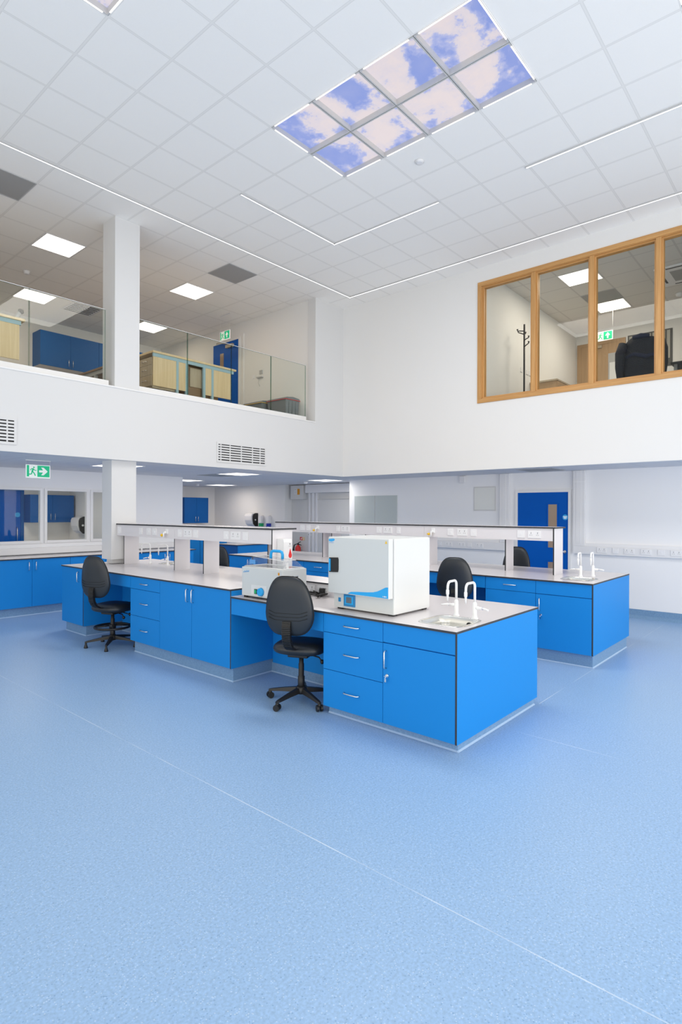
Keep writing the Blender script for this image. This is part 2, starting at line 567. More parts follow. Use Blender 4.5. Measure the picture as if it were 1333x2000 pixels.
# column carrying both storeys
struct('column', B(3.92, 7.625, 0.97, 4.29, 7.895, SOF).box(3.975, 7.70, 0.91, 4.24, 7.86, 0.97).box(3.92, 7.55, 3.364, 4.29, 7.895, CZ), 'wall_paint_dimmed')
# skirtings
struct('baseboard_right', B(RW - 0.012, -4.5, 0, RW, 3.38, 0.135).box(RW - 0.012, 4.39, 0, RW, 8.3, 0.135).prism([(RW - 0.06, 0), (RW - 0.012, 0), (RW - 0.012, 0.045)], 1, -4.5, 3.38), 'plinth_vinyl')
struct('baseboard_recess', B(10.638, 8.3, 0, 10.65, 10.97, 0.135).box(10.388, 10.97, 0, 10.4, 14, 0.135), 'plinth_vinyl')

# ------------------------------------------------------------------ lower right wall fittings
Y0, Y1, DZ = 3.44, 4.334, 2.0
d = MB()
d.box(RW - 0.016, Y0, 0.01, RW - 0.002, Y1, DZ)
door = struct('door_1', d, 'door_blue')
fr = B(RW - 0.03, Y1, 0, RW - 0.001, Y1 + 0.045, DZ + 0.045).box(RW - 0.03, Y0 - 0.045, 0, RW - 0.001, Y0, DZ + 0.045).box(RW - 0.03, Y0, DZ, RW - 0.001, Y1, DZ + 0.045)
obj('door_frame', fr, 'white_gloss', door)
for z0, z1 in ((1.046, 1.79), (0.30, 0.797)):
    v = obj('vision_panel', B(RW - 0.022, 3.63, z0, RW - 0.014, 3.782, z1), 'tan_glass', door)
    f_ = MB()
    for q in ((3.61, z0 - 0.02, 3.63, z1 + 0.02), (3.782, z0 - 0.02, 3.802, z1 + 0.02), (3.63, z1, 3.782, z1 + 0.02), (3.63, z0 - 0.02, 3.782, z0)):
        f_.box(RW - 0.026, q[0], q[1], RW - 0.015, q[2], q[3])
    obj('bead', f_, 'door_blue', v)
hd = MB().lathe([(0.026, 0), (0.026, 0.012)], (RW - 0.03, 3.495, 0.985), axis='x').tube([(RW - 0.02, 3.495, 0.985), (RW - 0.06, 3.495, 0.985), (RW - 0.065, 3.51, 0.985), (RW - 0.065, 3.62, 0.985)], 0.010)
obj('lever_handle', hd, 'steel_handle', door)
sg = obj('fire_door_disc', MB().lathe([(0.048, 0), (0.048, 0.004)], (RW - 0.021, 3.492, 1.57), axis='x', seg=28), 'cyan', door)
obj('lettering', B(RW - 0.023, 3.46, 1.578, RW - 0.0212, 3.524, 1.588).box(RW - 0.023, 3.465, 1.56, RW - 0.0212, 3.519, 1.570).box(RW - 0.023, 3.47, 1.545, RW - 0.0212, 3.514, 1.552), 'white_sign', sg)


def socket(mb, y0, y1, z0, z1, x, double=True):
    """plate on a face looking to -x; material 0 plate, 1 slots"""
    mb.m(0).box(x - 0.009, y0, z0, x, y1, z1, bev=0.002)
    n = 2 if double else 1
    w = (y1 - y0) / n
    mb.m(1)
    for k in range(n):
        c = y0 + w * (k + 0.5)
        zc = (z0 + z1) / 2 - 0.008
        for dy, dz, a, b_ in ((0, 0.020, 0.0035, 0.007), (-0.011, -0.002, 0.005, 0.003), (0.011, -0.002, 0.005, 0.003)):
            mb.box(x - 0.0098, c + dy - a, zc + dz - b_, x - 0.0085, c + dy + a, zc + dz + b_)
        mb.box(x - 0.0105, c - 0.006, zc + 0.024, x - 0.0085, c + 0.003, zc + 0.034)
    return mb


def blank(mb, y0, y1, z0, z1, x):
    mb.m(0).box(x - 0.009, y0, z0, x, y1, z1, bev=0.002)
    mb.m(0).box(x - 0.013, (y0 + y1) / 2 - 0.012, (z0 + z1) / 2 - 0.012, x - 0.008, (y0 + y1) / 2 + 0.012, (z0 + z1) / 2 + 0.012)
    return mb


# dado trunking right of the blue door
loc = (RW, 3.26, 0.96)
t = thing('cable_trunking', 'white L-shaped cable trunking with a row of power sockets right of the blue door', 'trunking', loc)
obj('dado_rail', B(RW - 0.06, -2.0, 0.965, RW - 0.001, 3.35, 1.095, bev=0.006).prism([(RW - 0.001, 1.095), (RW - 0.06, 1.095), (RW - 0.045, 1.145), (RW - 0.001, 1.145)][::-1], 1, -2.0, 3.16), 'white_plastic', t, loc)
obj('riser', B(RW - 0.06, 3.16, 1.095, RW - 0.001, 3.35, SOF - 0.002, bev=0.006).box(RW - 0.066, 3.22, 1.14, RW - 0.05, 3.30, SOF - 0.004), 'white_plastic', t, loc)
obj('joint_strip', B(RW - 0.068, 3.165, 2.155, RW - 0.058, 3.345, 2.175), 'socket_white', t, loc)
for y0, y1, dbl in ((2.815, 2.962, 1), (2.64, 2.724, 0), (2.402, 2.549, 1), (2.164, 2.31, 1), (1.98, 2.072, 0), (1.752, 1.899, 1), (1.50, 1.58, 0)):
    s_ = MB()
    (socket if dbl else blank)(s_, y0, y1, 1.0, 1.083, RW - 0.06)
    obj('socket_outlet' if dbl else 'switch_plate', s_, ['socket_white', 'socket_hole'], t, loc)
# dado trunking left of the door
loc = (RW, 4.57, 0.94)
t = thing('cable_trunking', 'white cable trunking with riser and sockets left of the blue door', 'trunking', loc)
obj('riser', B(RW - 0.06, 4.485, 1.10, RW - 0.001, 4.665, SOF - 0.002, bev=0.006).box(RW - 0.066, 4.545, 1.14, RW - 0.05, 4.61, SOF - 0.004), 'white_plastic', t, loc)
obj('dado_rail', B(RW - 0.06, 4.485, 0.955, RW - 0.001, 8.2, 1.10, bev=0.006).prism([(RW - 0.001, 1.10), (RW - 0.06, 1.10), (RW - 0.045, 1.14), (RW - 0.001, 1.14)][::-1], 1, 4.67, 8.2), 'white_plastic', t, loc)
for y0, y1, dbl in ((5.87, 5.955, 0), (5.64, 5.785, 1), (5.365, 5.51, 1), (5.225, 5.305, 0), (4.985, 5.135, 1)):
    s_ = MB()
    (socket if dbl else blank)(s_, y0, y1, 0.985, 1.068, RW - 0.06)
    obj('socket_outlet' if dbl else 'switch_plate', s_, ['socket_white', 'socket_hole'], t, loc)

o = obj('access_hatch', B(RW - 0.008, 4.765, 1.678, RW - 0.001, 5.215, 2.13).m(1).box(RW - 0.012, 4.785, 1.70, RW - 0.006, 5.195, 2.11), ['wall_grey', 'hatch_grey'])
tag(o, 'square off-white access hatch flush in the wall left of the blue door', 'hatch')
o = obj('wall_sensor', B(RW - 0.05, 5.385, 2.21, RW - 0.001, 5.50, 2.343, bev=0.012).box(RW - 0.056, 5.40, 2.315, RW - 0.045, 5.43, 2.32), 'white_plastic')
tag(o, 'small white box sensor high on the wall above the hatch', 'sensor')
for k, (y0, y1) in enumerate(((6.985, 7.555), (7.575, 8.145))):
    o = obj('glass_board', B(RW - 0.012, y0, 1.16, RW - 0.001, y1, 2.0, bev=0.003), 'board_glass')
    tag(o, ('pale glass writing board on the wall, farther from the recess corner', 'pale glass writing board on the wall, right beside the recess corner')[k], 'board', 'pale glass boards')

# ------------------------------------------------------------------ recess with white door, control box, extinguisher
RX = 10.65
o = obj('shutter_box', B(RX - 0.12, 8.32, 2.13, RX - 0.001, 10.36, SOF - 0.012, bev=0.008), 'white_plastic')
tag(o, 'long white boxed header above the white door in the recess', 'boxing')
d = MB().box(RX - 0.03, 8.32, 0.01, RX - 0.001, 9.99, 1.96).box(RX - 0.05, 8.32, 1.965, RX - 0.001, 9.80, 1.985)
door2 = struct('door_2', d, 'wall_grey')
obj('door_frame', B(RX - 0.05, 9.99, 0.0, RX - 0.001, 10.06, 2.13).box(RX - 0.035, 10.10, 0, RX - 0.001, 10.20, 2.13).box(RX - 0.05, 10.24, 0, RX - 0.001, 10.30, 2.13), 'white_plastic', door2)
loc = (RX, 10.66, 1.968)
t = thing('control_box', 'grey-white control box with small labels under the ceiling in the recess', 'box', loc)
obj('wall_mount', B(RX - 0.02, 10.42, 1.98, RX - 0.001, 10.84, 2.32), 'grey_metal', t, loc)
obj('casing', B(RX - 0.16, 10.40, 1.968, RX - 0.001, 10.86, 2.33, bev=0.008), 'wall_grey', t, loc)
obj('orange_label', B(RX - 0.163, 10.515, 2.09, RX - 0.159, 10.60, 2.24), 'orange_paper', t, loc)
lb = B(RX - 0.163, 10.625, 2.10, RX - 0.159, 10.715, 2.24)
lb.m(1).box(RX - 0.165, 10.635, 2.21, RX - 0.162, 10.705, 2.228)
for q in range(4):
    lb.box(RX - 0.165, 10.64, 2.115 + q * 0.02, RX - 0.162, 10.70, 2.122 + q * 0.02)
obj('notice_label', lb, ['paper', 'grey_metal'], t, loc)
o = obj('wall_mounted_sensor', B(RX - 0.06, 10.885, 2.18, RX - 0.001, 10.96, 2.335, bev=0.004).m(1).box(RX - 0.063, 10.90, 2.20, RX - 0.058, 10.945, 2.24), ['grey_metal', 'white_plastic'])
tag(o, 'narrow grey sensor box left of the labelled control box', 'sensor')
o = obj('wall_switch', B(RX - 0.03, 10.22, 1.02, RX - 0.001, 10.37, 1.09, bev=0.004).m(1).lathe([(0.012, 0), (0.012, 0.008)], (RX - 0.037, 10.32, 1.06), axis='x'), ['hatch_grey', 'black_plastic'])
tag(o, 'grey switch plate on the recess wall right of the fire extinguisher', 'switch')
loc = (RX - 0.13, 10.60, 0.32)
t = thing('fire_extinguisher', 'red fire extinguisher with black horn on the recess wall', 'extinguisher', loc)
obj('cylinder', MB().lathe([(0.06, 0.32), (0.075, 0.335), (0.075, 0.70), (0.06, 0.745), (0.025, 0.775), (0.025, 0.79)], (RX - 0.13, 10.60, 0)), 'red_plastic', t, loc)
obj('valve', MB().lathe([(0.022, 0.79), (0.022, 0.83)], (RX - 0.13, 10.60, 0)).tube([(RX - 0.13, 10.60, 0.83), (RX - 0.15, 10.55, 0.85), (RX - 0.16, 10.47, 0.87)], 0.010).tube([(RX - 0.13, 10.60, 0.815), (RX - 0.15, 10.54, 0.80), (RX - 0.16, 10.45, 0.785)], 0.010), 'black_plastic', t, loc)
obj('horn', MB().tube([(RX - 0.15, 10.62, 0.81), (RX - 0.19, 10.68, 0.78), (RX - 0.19, 10.705, 0.68), (RX - 0.19, 10.71, 0.40)], [0.012, 0.014, 0.022, 0.045]), 'black_plastic', t, loc)
obj('wall_mount', B(RX - 0.06, 10.57, 0.60, RX - 0.001, 10.63, 0.66), 'steel', t, loc)
obj('band_label', MB().lathe([(0.0762, 0.36), (0.0762, 0.44)], (RX - 0.13, 10.60, 0), cap=False), 'paper', t, loc)
o = obj('extinguisher_sign', B(RX - 0.006, 10.56, 0.90, RX - 0.001, 10.65, 0.985).m(1).box(RX - 0.006, 10.48, 0.90, RX - 0.001, 10.56, 0.985).m(2).box(RX - 0.008, 10.60, 0.91, RX - 0.005, 10.62, 0.96).box(RX - 0.008, 10.575, 0.93, RX - 0.005, 10.59, 0.975), ['red_plastic', 'beech', 'paper'])
tag(o, 'small red and buff sign above the fire extinguisher', 'sign')

# ------------------------------------------------------------------ cabinets
FT = 0.019      # front thickness


def hhandle(y, z, w, x=0.0):
    """horizontal bow handle centred at y on a front at x looking to -x"""
    h = w / 2
    return MB().tube([(x + 0.002, y - h, z), (x - 0.012, y - h + 0.002, z), (x - 0.024, y - h + 0.010, z), (x - 0.028, y - h + 0.022, z), (x - 0.028, y + h - 0.022, z), (x - 0.024, y + h - 0.010, z), (x - 0.012, y + h - 0.002, z), (x + 0.002, y + h, z)], 0.0055, seg=8)


def vhandle(y, z, w, x=0.0):
    h = w / 2
    return MB().tube([(x + 0.002, y, z - h), (x - 0.02, y, z - h), (x - 0.028, y, z - h + 0.010), (x - 0.028, y, z + h - 0.010), (x - 0.02, y, z + h), (x + 0.002, y, z + h)], 0.0055, seg=8)


def cabinet(label, loc, rz, w, d, zb, zt, fronts, group, end=None, bowl=None, cat='cabinet', name='base_cabinet', blue='blue_laminate'):
    """local frame: front at x=0 looking to -x, width along +y, depth along +x.
    fronts: (kind, y0, y1, z0, z1, extra); end: sides that carry a visible panel"""
    t = thing(name, label, cat, loc, rz, group)
    c = MB().box(FT + 0.001, 0.001, zb, d, w - 0.001, bowl or zt, sides={'-x': 1})
    if bowl:
        c.box(FT + 0.001, 0.001, bowl, d, 0.02, zt).box(FT + 0.001, w - 0.02, bowl, d, w - 0.001, zt).box(FT + 0.001, 0.02, bowl, FT + 0.03, w - 0.02, zt).box(d - 0.6, 0.02, bowl, d, w - 0.02, zt)
    obj('carcass', c, [blue, 'gap_dark'], t)
    g = 0.0022
    for fr_ in fronts:
        kind, y0, y1, z0, z1 = fr_[:5]
        mb = MB().box(0, y0 + g, z0 + g, FT, y1 - g, z1 - g)
        if kind == 'drawer':
            f_ = obj('drawer', mb, blue, t)
            obj('handle', hhandle((y0 + y1) / 2, (z0 + z1) / 2 if z1 - z0 < 0.4 else z1 - 0.08, 0.155), 'steel_handle', f_)
        elif kind == 'panel':
            obj('fascia_panel', mb, blue, t)
        else:
            f_ = obj('door', mb, blue, t)
            hy = fr_[5]
            obj('handle', vhandle(hy, fr_[6] if len(fr_) > 6 else z1 - 0.13, 0.13), 'steel_handle', f_)
            if kind == 'lockdoor':
                ly, lz = hy - 0.012, fr_[6] - 0.118
                obj('lock', MB().lathe([(0.012, -0.012), (0.014, -0.006), (0.014, 0.001)], (0, ly, lz), axis='x').box(-0.03, ly - 0.012, lz - 0.002, -0.012, ly + 0.012, lz + 0.002), 'chrome', f_)
                obj('key', MB().tube([(-0.026, ly, lz), (-0.028, ly, lz - 0.02)], 0.002).box(-0.030, ly - 0.008, lz - 0.042, -0.0275, ly + 0.006, lz - 0.018).tube([(-0.024, ly + 0.004, lz - 0.01), (-0.022, ly + 0.012, lz - 0.05)], 0.0025), 'chrome', f_)
    if end:
        y = -0.014 if end == 'low' else w
        obj('end_panel', MB().box(-0.001, y, zb, d, y + 0.014, zt, sides={'-x': 1}), [blue, 'edge_dark'], t)
    return t


FX, FY = 3.45, 1.957
G1 = 'blue base cabinets of the front island'
LOWT, HIT = 0.818, 0.884
W6 = 0.607
# --- low end of the front island (cabinets run through to the far side)
D = 1.37
cabinet('blue sink cabinet with one locked door at the near end of the front island', (FX, FY, 0), 0, 0.613, D, 0.063, LOWT,
        [('panel', 0.0, 0.613, 0.672, LOWT), ('lockdoor', 0.0, 0.613, 0.063, 0.668, 0.582, 0.546)], G1, end='low', bowl=0.655)
cabinet('blue three-drawer cabinet between the black chair and the sink cabinet', (FX, 2.57, 0), 0, W6, D, 0.063, LOWT,
        [('drawer', 0, W6, 0.667, LOWT), ('drawer', 0, W6, 0.366, 0.667), ('drawer', 0, W6, 0.063, 0.366)], G1)
cabinet('tall blue double-door cabinet at the step of the front island', (FX, 4.392, 0), 0, 1.232, D, 0.137, HIT,
        [('door', 0, 0.631, 0.137, HIT, 0.603, 0.772), ('door', 0.631, 1.232, 0.137, HIT, 0.70, 0.772)], G1, end='low')
cabinet('blue three-drawer cabinet right of the tall draughtsman chair', (FX, 5.624, 0), 0, 0.626, D, 0.137, HIT,
        [('drawer', 0, 0.626, 0.745, HIT), ('drawer', 0, 0.626, 0.436, 0.745), ('drawer', 0, 0.626, 0.137, 0.436)], G1)
cabinet('blue single-door cabinet at the column end of the front island', (FX, 7.452, 0), 0, 0.633, D, 0.135, HIT,
        [('door', 0.014, 0.633, 0.135, HIT, 0.125, 0.772)], G1, end='low')


def kneehole(x, y0, y1, zt, za, xb, label, group):
    loc = (x, y0, za)
    t = thing('kneehole_panel', label, 'panel', loc, 0, group)
    obj('apron', B(x, y0 + 0.002, za, x + FT, y1 - 0.002, zt), 'blue_laminate', t, loc)
    obj('back_panel', B(xb, y0 + 0.002, 0.10, xb + FT, y1 - 0.002, zt), 'blue_laminate', t, loc)
    obj('support_rail', B(x + FT, y0 + 0.002, zt - 0.05, x + 0.05, y1 - 0.002, zt), 'blue_laminate', t, loc)


kneehole(FX, 3.178, 4.377, LOWT, 0.664, 3.985, 'blue panel above and behind the kneehole in the low end of the front island', 'kneehole panels')
kneehole(FX, 6.252, 7.436, HIT, 0.750, 3.985, 'blue panel above and behind the kneehole by the draughtsman chair', 'kneehole panels')


def slab(name, label, x0, y0, x1, y1, z0, z1, hole=None, group=None, cuts=()):
    mb = MB()
    sd = {'-x': 1, '+x': 1, '-y': 1, '+y': 1, '-z': 1}
    if hole is None:
        mb.box(x0, y0, z0, x1, y1, z1, bev=0)
        for f in mb.bm.faces:
            f.material_index = 0 if f.normal.z > 0.5 else 1
        mb.bm.normal_update()
        for f in mb.bm.faces:
            f.material_index = 0 if f.normal.z > 0.5 else 1
    else:
        a, b_, c_, d_ = hole
        for q in ((x0, y0, x1, b_), (x0, d_, x1, y1), (x0, b_, a, d_), (c_, b_, x1, d_)):
            mb.box(q[0], q[1], z0, q[2], q[3], z1, sides=sd)
    o = obj(name, mb, ['worktop', 'edge_dark'])
    tag(o, label, 'worktop', group)
    return o


SK = (3.585, 2.015, 3.94, 2.35)
slab('worktop', 'pale laminate worktop with dark edge on the low near end of the front island', 3.438, 1.943, 4.84, 4.378, LOWT, 0.834, SK, 'island worktops')
slab('worktop', 'pale laminate worktop with dark edge on the high end of the front island', 3.438, 4.378, 4.84, 8.09, HIT, 0.90, (4.47, 7.0, 4.79, 7.34), 'island worktops')


def plinth(name, x0, y0, x1, y1, h, cove=('-x', '-y')):
    mb = B(x0, y0, 0, x1, y1, h)
    mb.m(1)
    if '-x' in cove:
        mb.prism([(x0 - 0.011, 0.001), (x0, 0.001), (x0, 0.011)], 1, y0 - 0.01, y1)
    if '-y' in cove:
        mb.prism([(y0 - 0.011, 0.001), (y0, 0.001), (y0, 0.011)], 0, x0 - 0.01, x1)
    return struct(name, mb, ['plinth_vinyl', 'cove_highlight'])


plinth('trim_4', FX + 0.045, FY + 0.005, 4.80, 3.15, 0.062)
plinth('trim_5', 3.995, 3.15, 4.80, 4.41, 0.10, ('-x',))
plinth('trim_6', FX + 0.045, 4.40, 4.80, 6.225, 0.136)
plinth('trim_7', 3.995, 6.225, 4.80, 7.48, 0.10, ('-x',))
plinth('trim_8', FX + 0.045, 7.46, 4.80, 8.05, 0.134)

# --- back island
BX, BY = 6.278, 1.946
G2 = 'blue base cabinets of the back island'
cabinet('blue sink cabinet with one locked door at the near end of the back island', (BX, BY, 0), 0, 0.606, D, 0.137, HIT,
        [('panel', 0, 0.606, 0.743, HIT), ('lockdoor', 0, 0.606, 0.137, 0.739, 0.556, 0.626)], G2, end='low', bowl=0.72)
cabinet('blue three-drawer cabinet next to the sink cabinet of the back island', (BX, 2.552, 0), 0, 0.61, D, 0.137, HIT,
        [('drawer', 0, 0.61, 0.743, HIT), ('drawer', 0, 0.61, 0.437, 0.743), ('drawer', 0, 0.61, 0.137, 0.437)], G2)
kneehole(BX, 3.165, 4.347, HIT, 0.748, 6.82, 'blue panel above and behind the kneehole of the back island', 'kneehole panels')
cabinet('blue double-door cabinet of the back island hidden behind the white oven', (BX, 4.362, 0), 0, 1.222, D, 0.137, HIT,
        [('door', 0, 0.611, 0.137, HIT, 0.585, 0.772), ('door', 0.611, 1.222, 0.137, HIT, 0.637, 0.772)], G2, end='low')
cabinet('blue three-drawer cabinet of the back island seen between water bath and oven', (BX, 5.585, 0), 0, 0.614, D, 0.137, HIT,
        [('drawer', 0, 0.614, 0.743, HIT), ('drawer', 0, 0.614, 0.437, 0.743), ('drawer', 0, 0.614, 0.137, 0.437)], G2)
kneehole(BX, 6.20, 7.387, HIT, 0.748, 6.82, 'blue panel above and behind the far kneehole of the back island', 'kneehole panels')
cabinet('blue single-door cabinet at the far end of the back island', (BX, 7.402, 0), 0, 0.62, D, 0.137, HIT,
        [('door', 0.014, 0.62, 0.137, HIT, 0.10, 0.772)], G2, end='low')
SB = (6.50, 2.05, 6.83, 2.36)
slab('worktop', 'pale laminate worktop with dark edge on the back island', 6.266, 1.932, 7.655, 8.03, HIT, 0.90, SB, 'island worktops')
plinth('trim_9', BX + 0.045, BY + 0.005, 7.61, 3.14, 0.136)
plinth('trim_10', 6.83, 3.14, 7.61, 4.38, 0.10, ('-x',))
plinth('trim_11', BX + 0.045, 4.37, 7.61, 6.18, 0.136)
plinth('trim_12', 6.83, 6.18, 7.61, 7.42, 0.10, ('-x',))
plinth('trim_13', BX + 0.045, 7.41, 7.61, 8.0, 0.136)

# --- window wall run (fronts look to -y: width runs to -x)
CYF = 9.58
G3 = 'blue base cabinets under the window wall'
def wall_cab(x1, w, fronts, label, blue='blue_laminate', yf=CYF, d=0.60, group=G3, zb=0.137, zt=HIT, name='base_cabinet'):
    return cabinet(label, (x1, yf, 0), PI / 2, w, d, zb, zt, fronts, group, blue=blue, name=name)
def dbl(w):
    return [('door', 0, w / 2, 0.137, HIT, w / 2 - 0.052, 0.775), ('door', w / 2, w, 0.137, HIT, w / 2 + 0.052, 0.775)]
def drw(w):
    return [('drawer', 0, w, 0.743, HIT), ('drawer', 0, w, 0.437, 0.743), ('drawer', 0, w, 0.137, 0.437)]
wall_cab(3.03, 1.19, dbl(1.19), 'blue double-door cabinet at the far left end of the window run')
wall_cab(4.221, 1.19, dbl(1.19), 'blue double-door cabinet under the window with the paper towel dispenser')
wall_cab(4.822, 0.60, drw(0.60), 'blue drawer cabinet under the window run, just left of the column')
wall_cab(5.425, 0.60, drw(0.60), 'blue drawer cabinet under the window run, hidden behind the column')
wall_cab(6.615, 1.19, dbl(1.19), 'blue double-door cabinet of the window run seen under the reagent shelf')
slab('worktop', 'long pale worktop with dark edge along the window wall', 1.2, 9.562, 6.66, 10.207, HIT, 0.90)
plinth('trim_14', 1.2, CYF + 0.045, 6.6, 10.18, 0.136, ('-y',))

# ------------------------------------------------------------------ reagent shelves


def plate_group(t, loc, x, plates, z0, z1):
    for y0, y1 in plates:
        s_ = MB()
        wide = y1 - y0 > 0.12
        (socket if wide else blank)(s_, y0, y1, z0, z1, x)
        obj('socket_outlet' if wide else 'switch_plate', s_, ['socket_white', 'socket_hole'], t, loc)


def gas_tap(t, loc, x, y, z):
    g_ = obj('gas_tap', MB().lathe([(0.022, 0), (0.020, -0.03), (0.012, -0.05)], (x, y, z), axis='x').tube([(x - 0.045, y, z), (x - 0.06, y, z - 0.01), (x - 0.06, y, z - 0.07)], 0.008), 'tap_white', t, loc)
    obj('knob', MB().lathe([(0.016, -0.016), (0.020, 0), (0.016, 0.016)], (x - 0.055, y + 0.03, z - 0.035), axis='y').box(x - 0.06, y + 0.012, z - 0.045, x - 0.05, y + 0.065, z - 0.025, bev=0.004), 'yellow_plastic', g_, None)


def reagent_shelf(label, x0, xd, y0, y1, zb, sups, joints, plates, taps, supx):
    loc = (x0 + 0.12, y0, zb)
    t = thing('reagent_shelf', label, 'shelf', loc, 0, 'reagent shelves')
    s_ = MB().box(x0 - 0.012, y0 - 0.014, 1.455, x0 + xd + 0.05, y1, 1.472)
    s_.bm.normal_update()
    for f in s_.bm.faces:
        f.material_index = 0 if f.normal.z > 0.5 else 1
    obj('shelf_board', s_, ['worktop', 'edge_dark'], t, loc)
    js = sorted([y0 + 0.018] + list(joints) + [y1])
    for a, b_ in zip(js, js[1:]):
        obj('service_fascia', B(x0, a + 0.001, 1.305, x0 + xd - 0.01, b_ - 0.001, 1.455), 'laminate_white', t, loc)
    obj('end_panel', MB().box(x0 - 0.003, y0, zb, x0 + xd, y0 + 0.016, 1.455, sides={'-x': 1, '+x': 1}), ['laminate_white', 'edge_dark'], t, loc)
    for y in sups:
        obj('support', MB().box(x0 + supx, y, zb, x0 + supx + 0.225, y + 0.016, 1.305, sides={'-x': 1, '+x': 1}), ['laminate_white', 'edge_dark'], t, loc)
    plate_group(t, loc, x0, plates, 1.335, 1.425)
    for y in taps:
        gx = MB()
        loc2 = loc
        g_ = obj('gas_tap', MB().box(x0 - 0.012, y - 0.035, 1.36, x0, y + 0.02, 1.425, bev=0.004).lathe([(0.018, 0), (0.016, -0.03)], (x0 - 0.01, y, 1.38), axis='x').tube([(x0 - 0.035, y, 1.38), (x0 - 0.05, y, 1.37), (x0 - 0.05, y, 1.31)], 0.009), 'tap_white', t, loc)
        k_ = MB().lathe([(0.012, -0.014), (0.018, -0.006), (0.018, 0.006), (0.012, 0.014)], (x0 - 0.05, y + 0.035, 1.345), axis='y', seg=14).box(x0 - 0.056, y + 0.02, 1.337, x0 - 0.044, y + 0.065, 1.353, bev=0.003)
        obj('knob', k_, 'yellow_plastic', g_, loc)
    return t


reagent_shelf('white reagent shelf with dark edge on the front island, reaching the column', 4.0, 0.28, 4.40, 7.62, 0.90,
              (4.56, 5.704, 6.318, 7.575), (6.19,),
              ((6.03, 6.11), (5.827, 5.987), (5.70, 5.788), (5.12, 5.205), (4.914, 5.08), (4.785, 4.875), (7.50, 7.585), (6.945, 7.02), (6.745, 6.83), (6.60, 6.69)), (6.36,), 0.085)
reagent_shelf('long white reagent shelf with dark edge on the back island', 6.83, 0.28, 2.55, 7.44, 0.90,
              (3.207, 4.36, 5.50, 6.20, 6.40, 7.40), (4.378, 6.0),
              ((2.915, 3.01), (2.711, 2.875), (3.91, 4.0), (3.706, 3.853), (3.57, 3.655), (6.73, 6.825), (6.59, 6.677), (5.945, 6.02), (5.745, 5.91), (5.125, 5.21), (4.93, 5.08), (4.78, 4.845)), (6.43, 4.235), 0.10)
# water dispenser style soap box on the end panel
loc = (4.115, 4.398, 1.10)
t = thing('soap_dispenser', 'white wall-hung dispenser box with a red drop mark on the shelf end', 'dispenser', loc)
bx = MB().prism([(4.398, 1.085), (4.315, 1.095), (4.30, 1.15), (4.295, 1.33), (4.305, 1.362), (4.398, 1.362)], 0, 4.058, 4.178)
obj('casing', bx, 'white_gloss', t, loc)
N_ = 16
drop = [(4.15 + 0.021 * math.sin(a) * (1 if abs(a) > 0.01 else 1), 1.192 - 0.027 * math.cos(a)) for a in [R(-125 + 250 * k / N_) for k in range(N_ + 1)]] + [(4.15, 1.262)]
obj('red_drop', MB().prism(drop, 1, 4.2925, 4.2975), 'red_plastic', t, loc)
obj('mark', MB().prism([(4.135, 1.318), (4.155, 1.318), (4.145, 1.300)], 1, 4.2925, 4.2962).box(4.128, 4.2925, 1.288, 4.160, 4.2962, 1.291), 'grey_vent', t, loc)

# low service spine on the low bench
loc = (4.05, 3.26, 0.834)
t = thing('service_spine', 'low white service box with sockets along the middle of the low bench', 'socket box', loc)
s_ = MB().box(4.04, 3.26, 0.951, 4.39, 4.376, 0.965)
s_.bm.normal_update()
for f in s_.bm.faces:
    f.material_index = 0 if f.normal.z > 0.5 else 1
obj('top_board', s_, ['worktop', 'edge_dark'], t, loc)
obj('casing', B(4.05, 3.27, 0.834, 4.38, 4.376, 0.951), 'laminate_white', t, loc)
for y0, y1 in ((3.84, 3.985), (3.66, 3.805)):
    s_ = MB(); socket(s_, y0, y1, 0.85, 0.932, 4.05); obj('socket_outlet', s_, ['socket_white', 'socket_hole'], t, loc)

# power cable lying on the bench, plugged into the spine
pts = []
for k in range(90):
    a = k / 89.0
    th = a * 4 * PI
    y = 3.90 - 0.26 * (0.5 - 0.5 * math.cos(th * 0.5 + 0.3)) + 0.012 * math.sin(th * 1.7)
    x = 3.955 + 0.05 * math.sin(th) + 0.012 * math.sin(2.3 * th)
    pts.append((x, y, 0.843 + 0.028 * abs(math.sin(th * 0.75 + 0.4))))
loc = (3.96, 3.8, 0.834)
t = thing('power_cable', 'coiled black power cable plugged into the low service box', 'cable', loc)
obj('lead', MB().tube(pts + [(3.985, 3.70, 0.85), (4.0, 3.71, 0.87), (4.015, 3.715, 0.885)], 0.0068, seg=7).tube([(p[0] + 0.02, p[1] - 0.01, p[2] + 0.006) for p in pts[10:70]], 0.0068, seg=7), 'black_cable', t, loc)
obj('plug', B(4.0, 3.695, 0.865, 4.036, 3.745, 0.915, bev=0.008).box(3.985, 3.705, 0.862, 4.01, 3.73, 0.885, bev=0.006), 'black_plastic', t, loc)

# ------------------------------------------------------------------ sinks and taps


def rrect(x0, y0, x1, y1, r, n=7):
    pts = []
    for cx_, cy_, a0 in ((x1 - r, y1 - r, 0), (x0 + r, y1 - r, 90), (x0 + r, y0 + r, 180), (x1 - r, y0 + r, 270)):
        for k in range(n + 1):
            a = R(a0 + 90.0 * k / n)
            pts.append((cx_ + r * math.cos(a), cy_ + r * math.sin(a)))
    return pts


